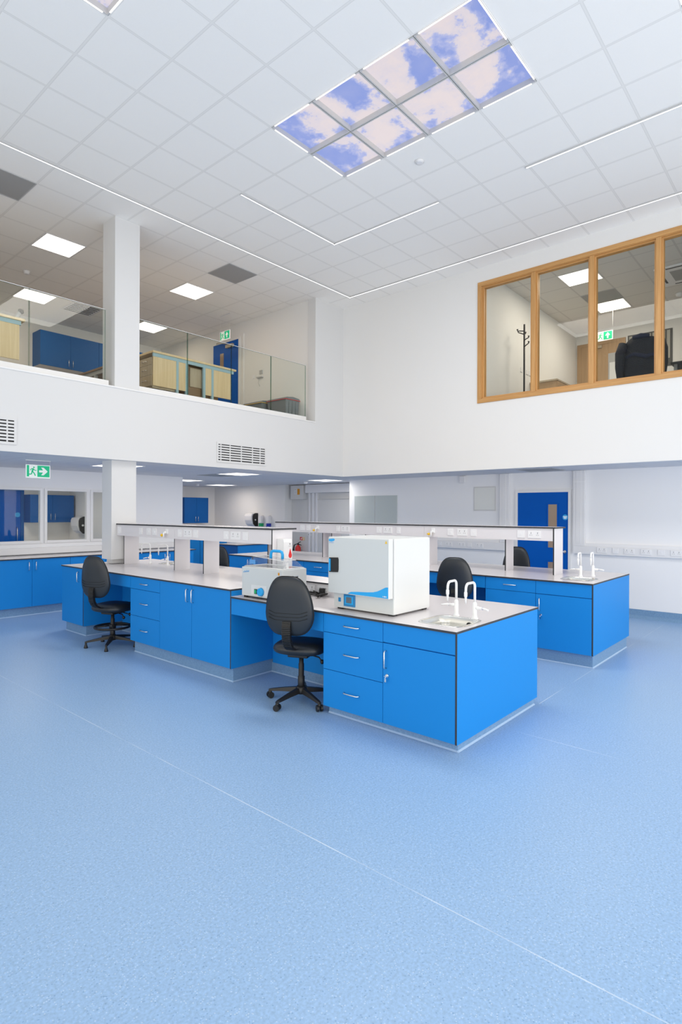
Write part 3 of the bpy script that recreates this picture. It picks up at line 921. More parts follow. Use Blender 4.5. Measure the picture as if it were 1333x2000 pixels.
def sink(label, x0, y0, x1, y1, z, group):
    loc = ((x0 + x1) / 2, (y0 + y1) / 2, z)
    t = thing('sink', label, 'sink', loc, 0, group)
    mb = MB()
    lv = [(0.0, 0.09, z + 0.001), (0.004, 0.088, z + 0.004), (0.016, 0.08, z + 0.004), (0.022, 0.075, z + 0.0), (0.028, 0.07, z - 0.05), (0.034, 0.066, z - 0.13), (0.06, 0.05, z - 0.152)]
    rings = []
    for inset, r, zz in lv:
        rings.append([mb.bm.verts.new((u, v, zz)) for u, v in rrect(x0 + inset, y0 + inset, x1 - inset, y1 - inset, r)])
    for a, b_ in zip(rings, rings[1:]):
        for k in range(len(a)):
            f = mb.face([a[k], a[(k + 1) % len(a)], b_[(k + 1) % len(a)], b_[k]])
            f.smooth = True
    mb.face(rings[-1])
    obj('bowl', mb, 'steel', t, loc)
    cy_ = y0 + (y1 - y0) * 0.32
    obj('overflow', MB().lathe([(0.020, 0), (0.020, -0.006), (0.012, -0.006), (0.010, 0)], (x1 - 0.028, cy_, z - 0.045), axis='x', seg=18), 'black_plastic', t, loc)
    obj('waste', MB().lathe([(0.03, 0), (0.03, 0.004), (0.012, 0.002)], ((x0 + x1) / 2, (y0 + y1) / 2, z - 0.152)), 'chrome', t, loc)
    return t


sink('steel sink with rounded corners set in the low end of the front island', 3.565, 1.995, 3.96, 2.37, 0.834, 'bench sinks')
sink('steel sink set in the near end of the back island', 6.48, 2.03, 6.85, 2.38, 0.90, 'bench sinks')
sink('steel sink at the far side of the front island behind the shelf', 4.45, 6.98, 4.81, 7.36, 0.90, 'bench sinks')


def make_tap(label, loc, rz, lever, group):
    """swan-neck lab tap; spout reaches to local -x; lever = side (+1 +y, -1 -y)"""
    t = thing('lab_tap', label, 'tap', loc, rz, group)
    obj('body', MB().lathe([(0.026, 0), (0.026, 0.006), (0.019, 0.014), (0.0165, 0.03), (0.0165, 0.115), (0.013, 0.125), (0.010, 0.13)], seg=18), 'tap_white', t)
    arc = [(0, 0, 0.125), (0, 0, 0.245)]
    for k in range(1, 7):
        a = R(15 * k)
        arc.append((-0.035 + 0.035 * math.cos(a), 0, 0.245 + 0.035 * math.sin(a)))
    for k in range(0, 6):
        a = R(90 + 15 * k)
        arc.append((-0.115 + 0.035 * math.cos(a), 0, 0.28 - 0.038 + 0.038 * math.sin(a) - 0.004 * k / 5))
    arc.append((-0.152, 0, 0.215))
    obj('spout', MB().tube(arc, 0.0095, seg=12), 'tap_white', t)
    obj('nozzle', MB().lathe([(0.0105, 0.222), (0.0125, 0.215), (0.0125, 0.19), (0.009, 0.183), (0.0085, 0.165), (0.006, 0.158), (0.0055, 0.135)], (-0.152, 0, 0), seg=14), 'tap_white', t)
    v = obj('valve', MB().lathe([(0.014, 0), (0.014, 0.03), (0.011, 0.035), (0.011, 0.06)], (0, 0, 0.085), axis='y', seg=14), 'tap_white', t)
    h = obj('lever', MB().tube([(0, 0.055, 0.085), (-0.012, 0.075, 0.088), (-0.02, 0.12, 0.08)], [0.009, 0.007, 0.006], seg=10), 'tap_white', t)
    cp = obj('colour_cap', MB().lathe([(0.010, 0.060), (0.010, 0.066)], (0, 0, 0.085), axis='y', seg=14), 'blue_cap', t)
    if lever < 0:
        for o in (v, h, cp):
            o.data.transform(Matrix.Diagonal((1, -1, 1, 1)))
            o.data.flip_normals()
    return t


TG = 'white swan-neck lab taps'
t1 = make_tap('white swan-neck tap left of the pair at the near sink, lever to the left', (3.985, 2.255, 0.834), R(4), 1, TG)
t2 = make_tap('white swan-neck tap right of the pair at the near sink, with blue-tipped lever', (3.965, 2.085, 0.834), R(2), -1, TG)
dup(t1, (6.885, 2.262, 0.90), R(8), 'white swan-neck tap left of the pair at the back island sink', TG)
dup(t2, (7.02, 2.165, 0.90), R(8), 'white swan-neck tap right of the pair at the back island sink', TG)
dup(t2, (4.385, 7.40, 0.90), R(-70), 'white swan-neck tap under the shelf by the column, farther left', TG)
dup(t2, (4.40, 6.98, 0.90), R(-70), 'white swan-neck tap under the shelf by the column, farther right', TG)

# ------------------------------------------------------------------ drying oven
loc = (3.86, 2.89, 0.834)
t = thing('drying_oven', 'big white and grey laboratory oven with a blue swoosh on its door', 'oven', loc)
obj('housing', B(3.61, 2.582, 0.848, 4.118, 3.203, 1.437, bev=0.008), 'oven_white', t, loc)
obj('control_fascia', B(3.604, 2.588, 0.850, 3.612, 3.198, 0.968), 'oven_grey', t, loc)
dr = obj('door', MB().box(3.55, 2.592, 0.975, 3.606, 3.215, 1.438, bev=0.006), 'oven_white', t, loc)
obj('door_skin', B(3.5475, 2.594, 0.979, 3.551, 3.213, 1.430), 'oven_grey', dr, loc)
sw = [(3.00, 0.982), (2.985, 0.992), (2.965, 1.000), (2.90, 1.006), (2.80, 1.012), (2.74, 1.018), (2.70, 1.028), (2.665, 1.043), (2.635, 1.058), (2.617, 1.066), (2.595, 1.068), (2.595, 0.982)]
obj('blue_swoosh', MB().prism(sw, 0, 3.5452, 3.548), 'cyan', dr, loc)
obj('maker_mark', B(3.5435, 2.610, 0.990, 3.5455, 2.617, 0.997).box(3.5435, 2.622, 0.989, 3.5455, 2.632, 0.999).box(3.5435, 2.640, 0.990, 3.5455, 2.644, 0.998), 'paper', dr, loc)
hp = MB().prism([(3.105, 1.150), (3.196, 1.146), (3.196, 1.266), (3.105, 1.270), (3.100, 1.25), (3.100, 1.17)], 0, 3.536, 3.549)
hw = obj('handle_recess', hp, 'black_plastic', dr, loc)
obj('pull', B(3.528, 3.178, 1.155, 3.538, 3.194, 1.258, bev=0.003), 'cyan', hw, loc)
obj('name_badge', MB().prism([(3.207, 1.420), (3.155, 1.424), (3.143, 1.418), (3.150, 1.406), (3.178, 1.398), (3.207, 1.402)], 0, 3.5445, 3.548), 'cyan', dr, loc)
obj('badge_line', B(3.5455, 3.155, 1.388, 3.548, 3.205, 1.391), 'label_blue', dr, loc)
obj('warning_label', MB().prism([(2.606, 1.402), (2.626, 1.402), (2.616, 1.424)], 0, 3.545, 3.548), 'yellow_plastic', dr, loc)
cp = obj('control_panel', B(3.594, 2.966, 0.868, 3.605, 3.085, 0.966, bev=0.003), 'cyan_dark', t, loc)
obj('panel_frame', B(3.5905, 2.982, 0.886, 3.5945, 3.068, 0.952, bev=0.002), 'cyan', cp, loc)
obj('display', B(3.588, 2.997, 0.897, 3.5912, 3.053, 0.945), 'screen_grey', cp, loc)
obj('power_switch', B(3.598, 3.122, 0.898, 3.605, 3.147, 0.932, bev=0.002), 'cyan_dark', t, loc)
for fx_, fy_ in ((3.625, 2.60), (3.625, 3.125), (4.05, 2.60), (4.05, 3.125)):
    obj('foot', B(fx_, fy_, 0.834, fx_ + 0.05, fy_ + 0.05, 0.850), 'black_plastic', t, loc)

# ------------------------------------------------------------------ water bath
loc = (3.66, 4.0, 0.834)
t = thing('water_bath', 'grey-white water bath with clear gabled lid on the low bench', 'water bath', loc)
X0, X1, Ya, Yb, Zt = 3.503, 3.81, 3.725, 4.285, 1.122
obj('tank', B(X0, Ya, 0.852, X1, Yb, Zt, bev=0.006), 'oven_grey', t, loc)
obj('rim_plate', B(X0 + 0.012, Ya + 0.012, Zt - 0.004, X1 - 0.012, Yb - 0.012, Zt + 0.004).box(X0 + 0.03, Ya + 0.03, Zt, X1 - 0.03, Ya + 0.17, Zt + 0.007), 'steel', t, loc)
for fx_, fy_ in ((X0 + 0.01, Ya + 0.02), (X0 + 0.01, Yb - 0.06), (X1 - 0.05, Ya + 0.02), (X1 - 0.05, Yb - 0.06)):
    obj('foot', B(fx_, fy_, 0.834, fx_ + 0.04, fy_ + 0.04, 0.854), 'black_plastic', t, loc)
obj('base_strip', B(X0 - 0.002, 4.0, 0.846, X0 + 0.004, 4.19, 0.852), 'black_plastic', t, loc)
cpn = obj('control_panel', B(X0 - 0.003, 3.93, 0.868, X0 + 0.002, 4.145, 0.962), 'oven_white', t, loc)
obj('rocker_switch', B(X0 - 0.010, 4.058, 0.880, X0 - 0.002, 4.096, 0.926, bev=0.002).m(1).box(X0 - 0.013, 4.064, 0.886, X0 - 0.008, 4.09, 0.92), ['black_plastic', 'green_plastic'], cpn, loc)
obj('dial', MB().lathe([(0.030, -0.004), (0.040, -0.006), (0.036, -0.026), (0.030, -0.030)], (X0, 4.003, 0.905), axis='x', seg=24).box(X0 - 0.032, 3.998, 0.905, X0 - 0.028, 4.008, 0.935), 'cyan', cpn, loc)
obj('indicator_lamps', B(X0 - 0.004, 3.762, 1.075, X0 + 0.001, 3.778, 1.098).m(1).box(X0 - 0.004, 3.764, 1.038, X0 + 0.001, 3.780, 1.056), ['orange_paper', 'cyan'], t, loc)
mk = MB()
for k, (a, b_) in enumerate(((4.262, 0.012), (4.245, 0.02), (4.232, 0.012), (4.218, 0.022), (4.203, 0.013), (4.19, 0.016))):
    mk.tube([(X0 - 0.001, a, 1.068 + 0.002 * k), (X0 - 0.001, a - 0.006, 1.068 + b_ + 0.002 * k), (X0 - 0.001, a - 0.011, 1.070 + 0.002 * k)], 0.0016, seg=6)
obj('maker_mark', mk, 'cyan', t, loc)
obj('side_grip', B(3.622, Ya - 0.004, 1.042, 3.700, Ya + 0.001, 1.066, bev=0.001).m(1).box(3.626, Ya - 0.006, 1.046, 3.694, Ya - 0.003, 1.056), ['steel', 'dark_hole'], t, loc)
lid = MB()
a0, a1, b0, b1 = Ya + 0.02, Yb - 0.02, X0 + 0.02, X1 - 0.02
P1 = [(b0, a0, Zt + 0.006), (b1, a0, Zt + 0.006), (b1, a1, Zt + 0.006), (b0, a1, Zt + 0.006)]
P2 = [(b0 + 0.05, a0 + 0.05, Zt + 0.075), (b1 - 0.05, a0 + 0.05, Zt + 0.075), (b1 - 0.05, a1 - 0.05, Zt + 0.10), (b0 + 0.05, a1 - 0.05, Zt + 0.10)]
vA = [lid.bm.verts.new(p) for p in P1]; vB = [lid.bm.verts.new(p) for p in P2]
for k in range(4):
    lid.face([vA[k], vA[(k + 1) % 4], vB[(k + 1) % 4], vB[k]])
lid.face(vB)
lid_o = obj('lid', lid, 'lid_clear', t, loc)
obj('lid_rim', MB().tube(P1 + [P1[0]], 0.004, seg=6).tube(P2 + [P2[0]], 0.0025, seg=6), 'white_gloss', lid_o, loc)
hx = 3.655
arch = [(hx, 4.045, 1.205), (hx, 4.045, 1.245), (hx, 4.035, 1.268), (hx, 4.01, 1.276), (hx, 3.92, 1.276), (hx, 3.895, 1.268), (hx, 3.885, 1.245), (hx, 3.885, 1.205)]
obj('handle', MB().tube(arch, 0.014, seg=10), 'cyan', lid_o, loc)
obj('lid_sticker', B(X0 + 0.03, 4.13, Zt + 0.03, X0 + 0.034, 4.21, Zt + 0.07), 'label_blue', lid_o, loc)
obj('drain_clip', B(X0 + 0.075, Ya + 0.02, Zt + 0.004, X0 + 0.095, Ya + 0.035, Zt + 0.06, bev=0.002), 'white_gloss', t, loc)

# ------------------------------------------------------------------ chairs


def back_outline(hw_top, hw_mid, z0, z1, n=48):
    """egg-like outline around the centre, wider in the lower third"""
    pts = []
    zc, hh = 0.0, (z1 - z0) / 2
    for k in range(n):
        a = 2 * PI * k / n
        c_, s_ = math.cos(a), math.sin(a)
        v = hh * (abs(s_) ** (0.75 if s_ >= 0 else 0.62)) * (1 if s_ >= 0 else -1)
        tt = (v + hh) / (2 * hh)
        w = hw_mid * (1 - 0.12 * (1 - tt / 0.35) ** 2) if tt < 0.35 else hw_mid + (hw_top - hw_mid) * ((tt - 0.35) / 0.65) ** 1.3
        u = w * (abs(c_) ** (0.56 if s_ >= 0 else 0.48)) * (1 if c_ >= 0 else -1)
        pts.append((u, v))
    return pts


def make_chair(label, loc, rz, kind, zs=0.0, group=None):
    """faces local +x; hub at origin. kind: 'castor' or 'ring'"""
    t = thing('swivel_chair', label, 'chair', loc, rz, group)
    zb0, zb1 = 0.635 + zs, 1.118 + zs
    zc = (zb0 + zb1) / 2
    ol = back_outline(0.155, 0.212, zb0, zb1)
    def bfn(u, v, rr, side):
        th = 0.038 * (1 - rr ** 6) ** 0.5 if rr < 1 else 0.0
        lean = -0.30 - 0.10 * (v + 0.23) * 0.5
        curve = 0.75 * u * u
        return (lean + curve + side * th * (1.15 if side > 0 else 0.75), u, zc + v)
    mb = MB().pad(ol, bfn)
    for f in mb.bm.faces:
        f.material_index = 0
    mb.m(1)
    for k in range(3):                      # stitched creases across the lower back
        z = -0.06 - 0.028 * k
        line = []
        for q in range(-8, 9):
            u = q / 8 * 0.17
            dz = 0.02 * max(0.0, abs(u) - 0.11) / 0.06
            p = bfn(u, z + dz, min(1, abs(u) / 0.23 * 0.9), -1)
            line.append((p[0] - 0.0005, p[1], p[2]))
        mb.tube(line, 0.0022, seg=5)
    rim = [bfn(u * 0.995, v * 0.995, 0.999, 1) for u, v in ol]
    mb.tube([(p[0], p[1], p[2]) for p in rim] + [rim[0]], 0.006, seg=6)
    obj('backrest', mb, ['black_vinyl', 'vinyl_crease'], t)
    # ribbed bracket between seat and back
    br = MB()
    path = [(-0.335, zc - 0.125), (-0.345, zc - 0.17), (-0.345, zc - 0.23), (-0.335, zc - 0.285), (-0.30, zc - 0.34), (-0.24, zc - 0.375), (-0.12, zc - 0.385)]
    for (xa, za), (xb, zb_) in zip(path, path[1:]):
        for q in range(4):
            f0, f1 = q / 4, (q + 0.7) / 4
            br.prism([(xa + (xb - xa) * f0 - 0.012, za + (zb_ - za) * f0), (xa + (xb - xa) * f0 + 0.022, za + (zb_ - za) * f0 + 0.004), (xa + (xb - xa) * f1 + 0.022, za + (zb_ - za) * f1 + 0.002), (xa + (xb - xa) * f1 - 0.012, za + (zb_ - za) * f1)], 1, -0.037, 0.037)
        br.prism([(xa, za), (xa + 0.016, za), (xb + 0.016, zb_), (xb, zb_)], 1, -0.033, 0.033)
    obj('back_bracket', br, 'black_plastic', t)
    # seat
    so = [(0.225 * math.copysign(abs(math.cos(a)) ** 0.6, math.cos(a)), 0.235 * math.copysign(abs(math.sin(a)) ** 0.6, math.sin(a))) for a in [2 * PI * k / 40 for k in range(40)]]
    zs0 = 0.475 + zs
    def sfn(u, v, rr, side):
        th = (1 - rr ** 5) ** 0.5 if rr < 1 else 0.0
        z = zs0 + (0.056 * th if side > 0 else -0.052 * th)
        if u > 0.12:
            z -= 0.5 * (u - 0.12) ** 2 * 6
        return (0.03 + u, v, z)
    obj('seat', MB().pad(so, sfn), 'black_vinyl', t)
    obj('seat_plate', B(-0.10, -0.09, zs0 - 0.075, 0.12, 0.09, zs0 - 0.03, bev=0.01), 'black_plastic', t)
    obj('gas_lift', MB().lathe([(0.030, 0.07), (0.030, 0.22), (0.024, 0.225), (0.024, 0.33), (0.020, 0.335), (0.020, zs0 - 0.06)], seg=16), 'black_plastic', t)
    obj('hub', MB().lathe([(0.045, 0.075), (0.052, 0.09), (0.048, 0.125), (0.034, 0.14)], seg=18), 'black_plastic', t)
    l_ = MB().tube([(0.0, -0.06, zs0 - 0.06), (-0.02, -0.17, zs0 - 0.075), (-0.04, -0.20, zs0 - 0.10)], 0.006, seg=7).lathe([(0.008, -0.018), (0.017, -0.008), (0.017, 0.008), (0.008, 0.018)], (-0.04, -0.205, zs0 - 0.105), seg=12)
    if kind == 'ring':
        l_.tube([(0.06, -0.06, zs0 - 0.06), (0.07, -0.20, zs0 - 0.085)], 0.006, seg=7).lathe([(0.008, -0.018), (0.017, -0.008), (0.017, 0.008), (0.008, 0.018)], (0.07, -0.205, zs0 - 0.085), seg=12)
    obj('lever', l_, 'black_plastic', t)
    if kind == 'ring':
        fr_ = MB().torus((0, 0, 0.235), 0.205, 0.014)
        for k in range(4):
            a = PI / 4 + k * PI / 2
            fr_.tube([(0.02 * math.cos(a), 0.02 * math.sin(a), 0.25), (0.20 * math.cos(a), 0.20 * math.sin(a), 0.238)], 0.009, seg=8)
        fr_.lathe([(0.04, 0.215), (0.04, 0.265)])
        obj('foot_ring', fr_, 'black_plastic', t)
    for k in range(5):
        a = 2 * PI * k / 5 + LEG0[kind] - rz
        lg = MB()
        rings = []
        for rr, wz, z0, z1 in ((0.03, 0.026, 0.085, 0.128), (0.16, 0.022, 0.078, 0.108), (0.285, 0.018, 0.066, 0.084), (0.31, 0.012, 0.064, 0.078)):
            rings.append([lg.bm.verts.new((rr * math.cos(a) - w_ * math.sin(a), rr * math.sin(a) + w_ * math.cos(a), z)) for w_, z in ((-wz, z0), (wz, z0), (wz * 0.6, z1), (-wz * 0.6, z1))])
        for p, q in zip(rings, rings[1:]):
            for i in range(4):
                lg.face([p[i], p[(i + 1) % 4], q[(i + 1) % 4], q[i]])
        lg.face(rings[0][::-1]); lg.face(rings[-1])
        lo = obj('leg', lg, 'black_plastic', t)
        ex, ey = 0.298 * math.cos(a), 0.298 * math.sin(a)
        if kind == 'castor':
            b_ = a + 0.9 + k
            w_ = MB()
            for sd in (-1, 1):
                ox, oy = -math.sin(b_) * 0.017 * sd, math.cos(b_) * 0.017 * sd
                n = 16
                A = []
                for dd in (-0.009, 0.009):
                    A.append([w_.bm.verts.new((ex + ox - math.sin(b_) * dd + 0.027 * math.cos(2 * PI * i / n) * math.cos(b_), ey + oy + math.cos(b_) * dd + 0.027 * math.cos(2 * PI * i / n) * math.sin(b_), 0.027 + 0.027 * math.sin(2 * PI * i / n))) for i in range(n)])
                for i in range(n):
                    w_.face([A[0][i], A[0][(i + 1) % n], A[1][(i + 1) % n], A[1][i]])
                w_.face(A[0][::-1]); w_.face(A[1])
            w_.lathe([(0.011, 0.03), (0.016, 0.05), (0.012, 0.068)], (ex, ey, 0), seg=10)
            obj('castor', w_, 'black_plastic', lo)
        else:
            obj('glide', MB().lathe([(0.024, 0.0), (0.022, 0.012), (0.012, 0.045), (0.012, 0.068)], (ex, ey, 0), seg=14), 'black_plastic', lo)
    return t


LEG0 = {'castor': math.atan2(3.779 - 3.494, 3.41 - 3.52), 'ring': math.atan2(6.875 - 6.762, 3.217 - 3.488)}
CG = 'black swivel chairs'
c1 = make_chair('black swivel chair on castors in front of the low bench', (3.53, 3.51, 0), R(24), 'castor', 0.0, CG)
c2 = make_chair('black draughtsman chair with a foot ring at the high bench', (3.46, 6.69, 0), R(20), 'ring', -0.005, CG)
dup(c1, (6.22, 3.50, 0), R(22), 'black swivel chair between the islands, behind the near taps', CG)
dup(c1, (8.15, 3.70, 0), R(186), 'black swivel chair beyond the back island, in front of the blue door', CG)
dup(c1, (8.02, 6.98, 0), R(150), 'black swivel chair beyond the back island, half hidden by the oven', CG)
dup(c2, (5.05, 6.98, 0), R(200), 'black draughtsman chair between the islands, seen under the front shelf', CG)

# ------------------------------------------------------------------ ceiling fittings: sky panels
SGp = 'backlit sky picture panels of the ceiling group'
rows = ['nearest the outer strip light', 'second along the group', 'third along the group', 'at the far upper end of the group']
for n, (i, j) in enumerate(sky_cells):
    x0, y0, x1, y1 = cell(i, j)
    loc = ((x0 + x1) / 2, (y0 + y1) / 2, CZ)
    if n < 8:
        lab = ('square backlit sky panel, ' + ('camera-side' if i == -1 else 'window-side') + ' row, ' + ('first', 'second', 'third', 'fourth')[-j] + ' from the balcony end')
        g_ = SGp
    else:
        lab = ('square backlit sky panel cut by the top left frame edge', 'square backlit sky panel cut by the top right frame edge')[n - 8]
        g_ = None
    t = thing('sky_panel', lab, 'ceiling panel', loc, 0, g_)
    w = 0.016
    dp = 0.05
    fr_ = MB()
    for q in ((x0 + 0.004, y0 + 0.004, x1 - 0.004, y0 + w), (x0 + 0.004, y1 - w, x1 - 0.004, y1 - 0.004), (x0 + 0.004, y0 + w, x0 + w, y1 - w), (x1 - w, y0 + w, x1 - 0.004, y1 - w)):
        fr_.box(q[0], q[1], CZ - 0.004, q[2], q[3], CZ + dp + 0.02)
    obj('frame', fr_, 'alu_trim', t, loc)
    pc = MB()
    pc.face([pc.bm.verts.new(p) for p in ((x0 + w, y1 - w, CZ + dp), (x1 - w, y1 - w, CZ + dp), (x1 - w, y0 + w, CZ + dp), (x0 + w, y0 + w, CZ + dp))])
    obj('sky_picture', pc, 'sky_picture', t, loc)
    # bright light edges along the outer sides of the group
    ed = MB(); ne = 0
    if n >= 8 or i == -1:
        ed.box(x0 + 0.002, y0 + 0.05, CZ - 0.007, x0 + 0.014, y1 - 0.05, CZ - 0.003); ne += 1
    if n >= 8 or i == 0:
        ed.box(x1 - 0.014, y0 + 0.05, CZ - 0.007, x1 - 0.002, y1 - 0.05, CZ - 0.003); ne += 1
    if n >= 8 or j == 0:
        ed.box(x0 + 0.05, y1 - 0.014, CZ - 0.007, x1 - 0.05, y1 - 0.002, CZ - 0.003); ne += 1
    if n >= 8 or j == -3:
        ed.box(x0 + 0.05, y0 + 0.002, CZ - 0.007, x1 - 0.05, y0 + 0.014, CZ - 0.003); ne += 1
    obj('light_edge', ed, 'led_edge', t, loc)

# recessed strip lights
def strip(label, segs):
    loc = (segs[0][0], segs[0][1], CZ)
    t = thing('strip_light', label, 'strip light', loc, 0, 'recessed strip lights')
    h_, d_ = MB(), MB()
    for x0, y0, x1, y1 in segs:
        if abs(x1 - x0) > abs(y1 - y0):
            h_.box(x0 - 0.02, y0 - 0.022, CZ - 0.012, x1 + 0.02, y0 + 0.022, CZ - 0.002)
            d_.box(x0 - 0.012, y0 - 0.002, CZ - 0.015, x1 + 0.012, y0 + 0.012, CZ - 0.011)
        else:
            h_.box(x0 - 0.022, min(y0, y1) - 0.02, CZ - 0.012, x0 + 0.022, max(y0, y1) + 0.02, CZ - 0.002)
            d_.box(x0 - 0.002, min(y0, y1) - 0.012, CZ - 0.015, x0 + 0.012, max(y0, y1) + 0.012, CZ - 0.011)
    obj('housing', h_, 'alu_trim', t, loc)
    obj('diffuser', d_, 'led_strip', t, loc)


strip('long right-angled recessed strip light following the edge of the hall ceiling', [(-3.0, 7.005, 8.31, 7.005), (8.31, 7.005, 8.31, -3.5)])
strip('short right-angled recessed strip light inside the outer strip, near the corner', [(4.715, 5.796, 6.505, 5.796), (6.505, 5.796, 6.505, 3.98)])
strip('straight recessed strip light toward the oak window side, running out of frame', [(6.527, 2.777, 6.527, -1.6)])


def led_panel(label, x0, y0, z, mat_, group, s=0.6, lamp=None):
    loc = (x0 + s / 2, y0 + s / 2, z)
    t = thing('ceiling_light', label, 'light', loc, 0, group)
    fr_ = MB()
    for q in ((x0, y0, x0 + s, y0 + 0.018), (x0, y0 + s - 0.018, x0 + s, y0 + s), (x0, y0 + 0.018, x0 + 0.018, y0 + s - 0.018), (x0 + s - 0.018, y0 + 0.018, x0 + s, y0 + s - 0.018)):
        fr_.box(q[0], q[1], z - 0.008, q[2], q[3], z - 0.001)
    obj('frame', fr_, 'white_plastic', t, loc)
    obj('diffuser', B(x0 + 0.018, y0 + 0.018, z - 0.006, x0 + s - 0.018, y0 + s - 0.018, z - 0.001), mat_, t, loc)


GL = 'square LED panels over the balcony'
led_panel('square lit LED panel over the balcony left of the column, near the hall', 3.497, 8.77, CZ, 'led_warm', GL)
led_panel('square lit LED panel over the balcony right of the column, near the hall', 5.897, 8.77, CZ, 'led_warm', GL)
led_panel('square lit LED panel deep in the balcony, seen through glass left of the column', 4.10, 11.26, CZ, 'led_warm', GL)
led_panel('square lit LED panel deep in the balcony, seen just right of the column', 6.497, 11.26, CZ, 'led_warm', GL)
GO = 'square LED panels in the office behind the oak window'
led_panel('square lit LED panel in the office, nearer the oak window', 9.89, 3.071, CZ, 'led_warm', GO)
led_panel('square lit LED panel in the office, farther from the oak window', 11.69, 3.071, CZ, 'led_warm', GO)
GLo = 'square LED panels of the lower ceiling'
led_panel('lit LED panel of the lower ceiling, below the bulkhead air grille', 6.60, 8.24, SOF, 'led_white', GLo)
led_panel('lit LED panel of the lower ceiling, nearest the alcove wall edge', 7.25, 10.95, SOF, 'led_white', GLo)
led_panel('lit LED panel of the lower ceiling, deepest in the alcove', 9.18, 12.2, SOF, 'led_white', GLo)
led_panel('lit LED panel of the lower ceiling, under the hall corner', 9.17, 8.38, SOF, 'led_white', GLo)
led_panel('lit LED panel of the lower ceiling, behind the column', 4.18, 8.22, SOF, 'led_white', GLo)


def ceil_vent(label, x0, y0, z, slats, mat_='grey_vent', group=None, s=0.6):
    loc = (x0 + s / 2, y0 + s / 2, z)
    t = thing('ceiling_vent', label, 'vent', loc, 0, group)
    obj('backing', B(x0 + 0.01, y0 + 0.01, z - 0.005, x0 + s - 0.01, y0 + s - 0.01, z - 0.001), mat_, t, loc)
    fr_ = MB()
    for q in ((x0, y0, x0 + s, y0 + 0.012), (x0, y0 + s - 0.012, x0 + s, y0 + s), (x0, y0 + 0.012, x0 + 0.012, y0 + s - 0.012), (x0 + s - 0.012, y0 + 0.012, x0 + s, y0 + s - 0.012)):
        fr_.box(q[0], q[1], z - 0.008, q[2], q[3], z - 0.001)
    obj('frame', fr_, 'grey_metal' if mat_ == 'grey_vent' else 'white_plastic', t, loc)
    if slats:
        sl = MB()
        for k in range(slats):
            y = y0 + 0.07 + (s - 0.14) * k / (slats - 1)
            sl.box(x0 + 0.05, y - 0.009, z - 0.012, x0 + s - 0.05, y + 0.009, z - 0.006)
        obj('slats', sl, 'dark_hole' if mat_ != 'grey_vent' else 'grey_metal', t, loc)


VG = 'grey square ceiling vents'
ceil_vent('grey square vent tile in the ceiling right of the column', 5.897, 7.559, CZ, 0, group=VG)
ceil_vent('grey square vent tile in the ceiling at the left frame edge', 2.297, 7.559, CZ, 0, group=VG)
ceil_vent('slatted air diffuser in the balcony ceiling left of the column', 5.0, 11.26, CZ, 6, 'white_plastic', VG)
ceil_vent('grey square vent tile in the office ceiling between the two lights', 11.09, 3.071, CZ, 0, group=VG)
ceil_vent('grey square vent tile in the lower ceiling behind the lit panel by the bulkhead', 6.60, 8.86, SOF, 0, group=VG)
ceil_vent('grey square vent tile in the lower ceiling above the blue door', 9.0, 3.4, SOF, 0, group=VG)


def detector(label, x, y, z, group='smoke detectors', flat=1.0):
    o = obj('smoke_detector', MB().lathe([(0.055, 0), (0.055, -0.02 * flat), (0.045, -0.03 * flat), (0.045, -0.045 * flat), (0.03, -0.055 * flat)], (x, y, z - 0.001), seg=20), 'white_plastic')
    tag(o, label, 'detector', group)


detector('round white smoke detector on the balcony ceiling left of the column', 3.845, 10.45, CZ)
detector('round white sensor on the hall ceiling beside the sky panels', 5.618, 3.684, CZ, 'smoke detectors', 0.4)
detector('round white smoke detector on the office ceiling at the right', 12.12, 2.235, CZ)
detector('round white smoke detector on the lower ceiling beside the control box', 9.56, 9.39, SOF)
detector('round white smoke detector on the alcove ceiling above the wall cupboard', 8.72, 12.48, SOF)

# air grilles in the left bulkhead
def grille(label, x0, x1, bars):
    loc = ((x0 + x1) / 2, YW, 2.47)
    t = thing('air_grille', label, 'grille', loc, 0, 'air grilles of the bulkhead')
    obj('backing', B(x0, YW - 0.004, 2.468, x1, YW + 0.002, 2.734), 'dark_hole', t, loc)
    fr_ = MB().box(x0 - 0.03, YW - 0.012, 2.44, x1 + 0.03, YW - 0.003, 2.470).box(x0 - 0.03, YW - 0.012, 2.732, x1 + 0.03, YW - 0.003, 2.765).box(x0 - 0.03, YW - 0.012, 2.47, x0, YW - 0.003, 2.732).box(x1, YW - 0.012, 2.47, x1 + 0.03, YW - 0.003, 2.732)
    obj('frame', fr_, 'wall_paint_dimmed', t, loc)
    sl = MB()
    for k in range(6):
        z = 2.490 + 0.0405 * k
        sl.box(x0, YW - 0.012, z, x1, YW - 0.003, z + 0.0235)
    for x in bars:
        sl.box(x - 0.008, YW - 0.0125, 2.47, x + 0.008, YW - 0.003, 2.732)
    obj('louvres', sl, 'wall_paint_dimmed', t, loc)


grille('white louvred air grille with dark slots in the bulkhead right of the column', 5.648, 6.64, (5.70, 5.885, 6.12, 6.36, 6.53))
grille('white louvred air grille with dark slots at the left frame edge', 1.64, 2.632, (1.69, 1.88, 2.13, 2.36, 2.555))

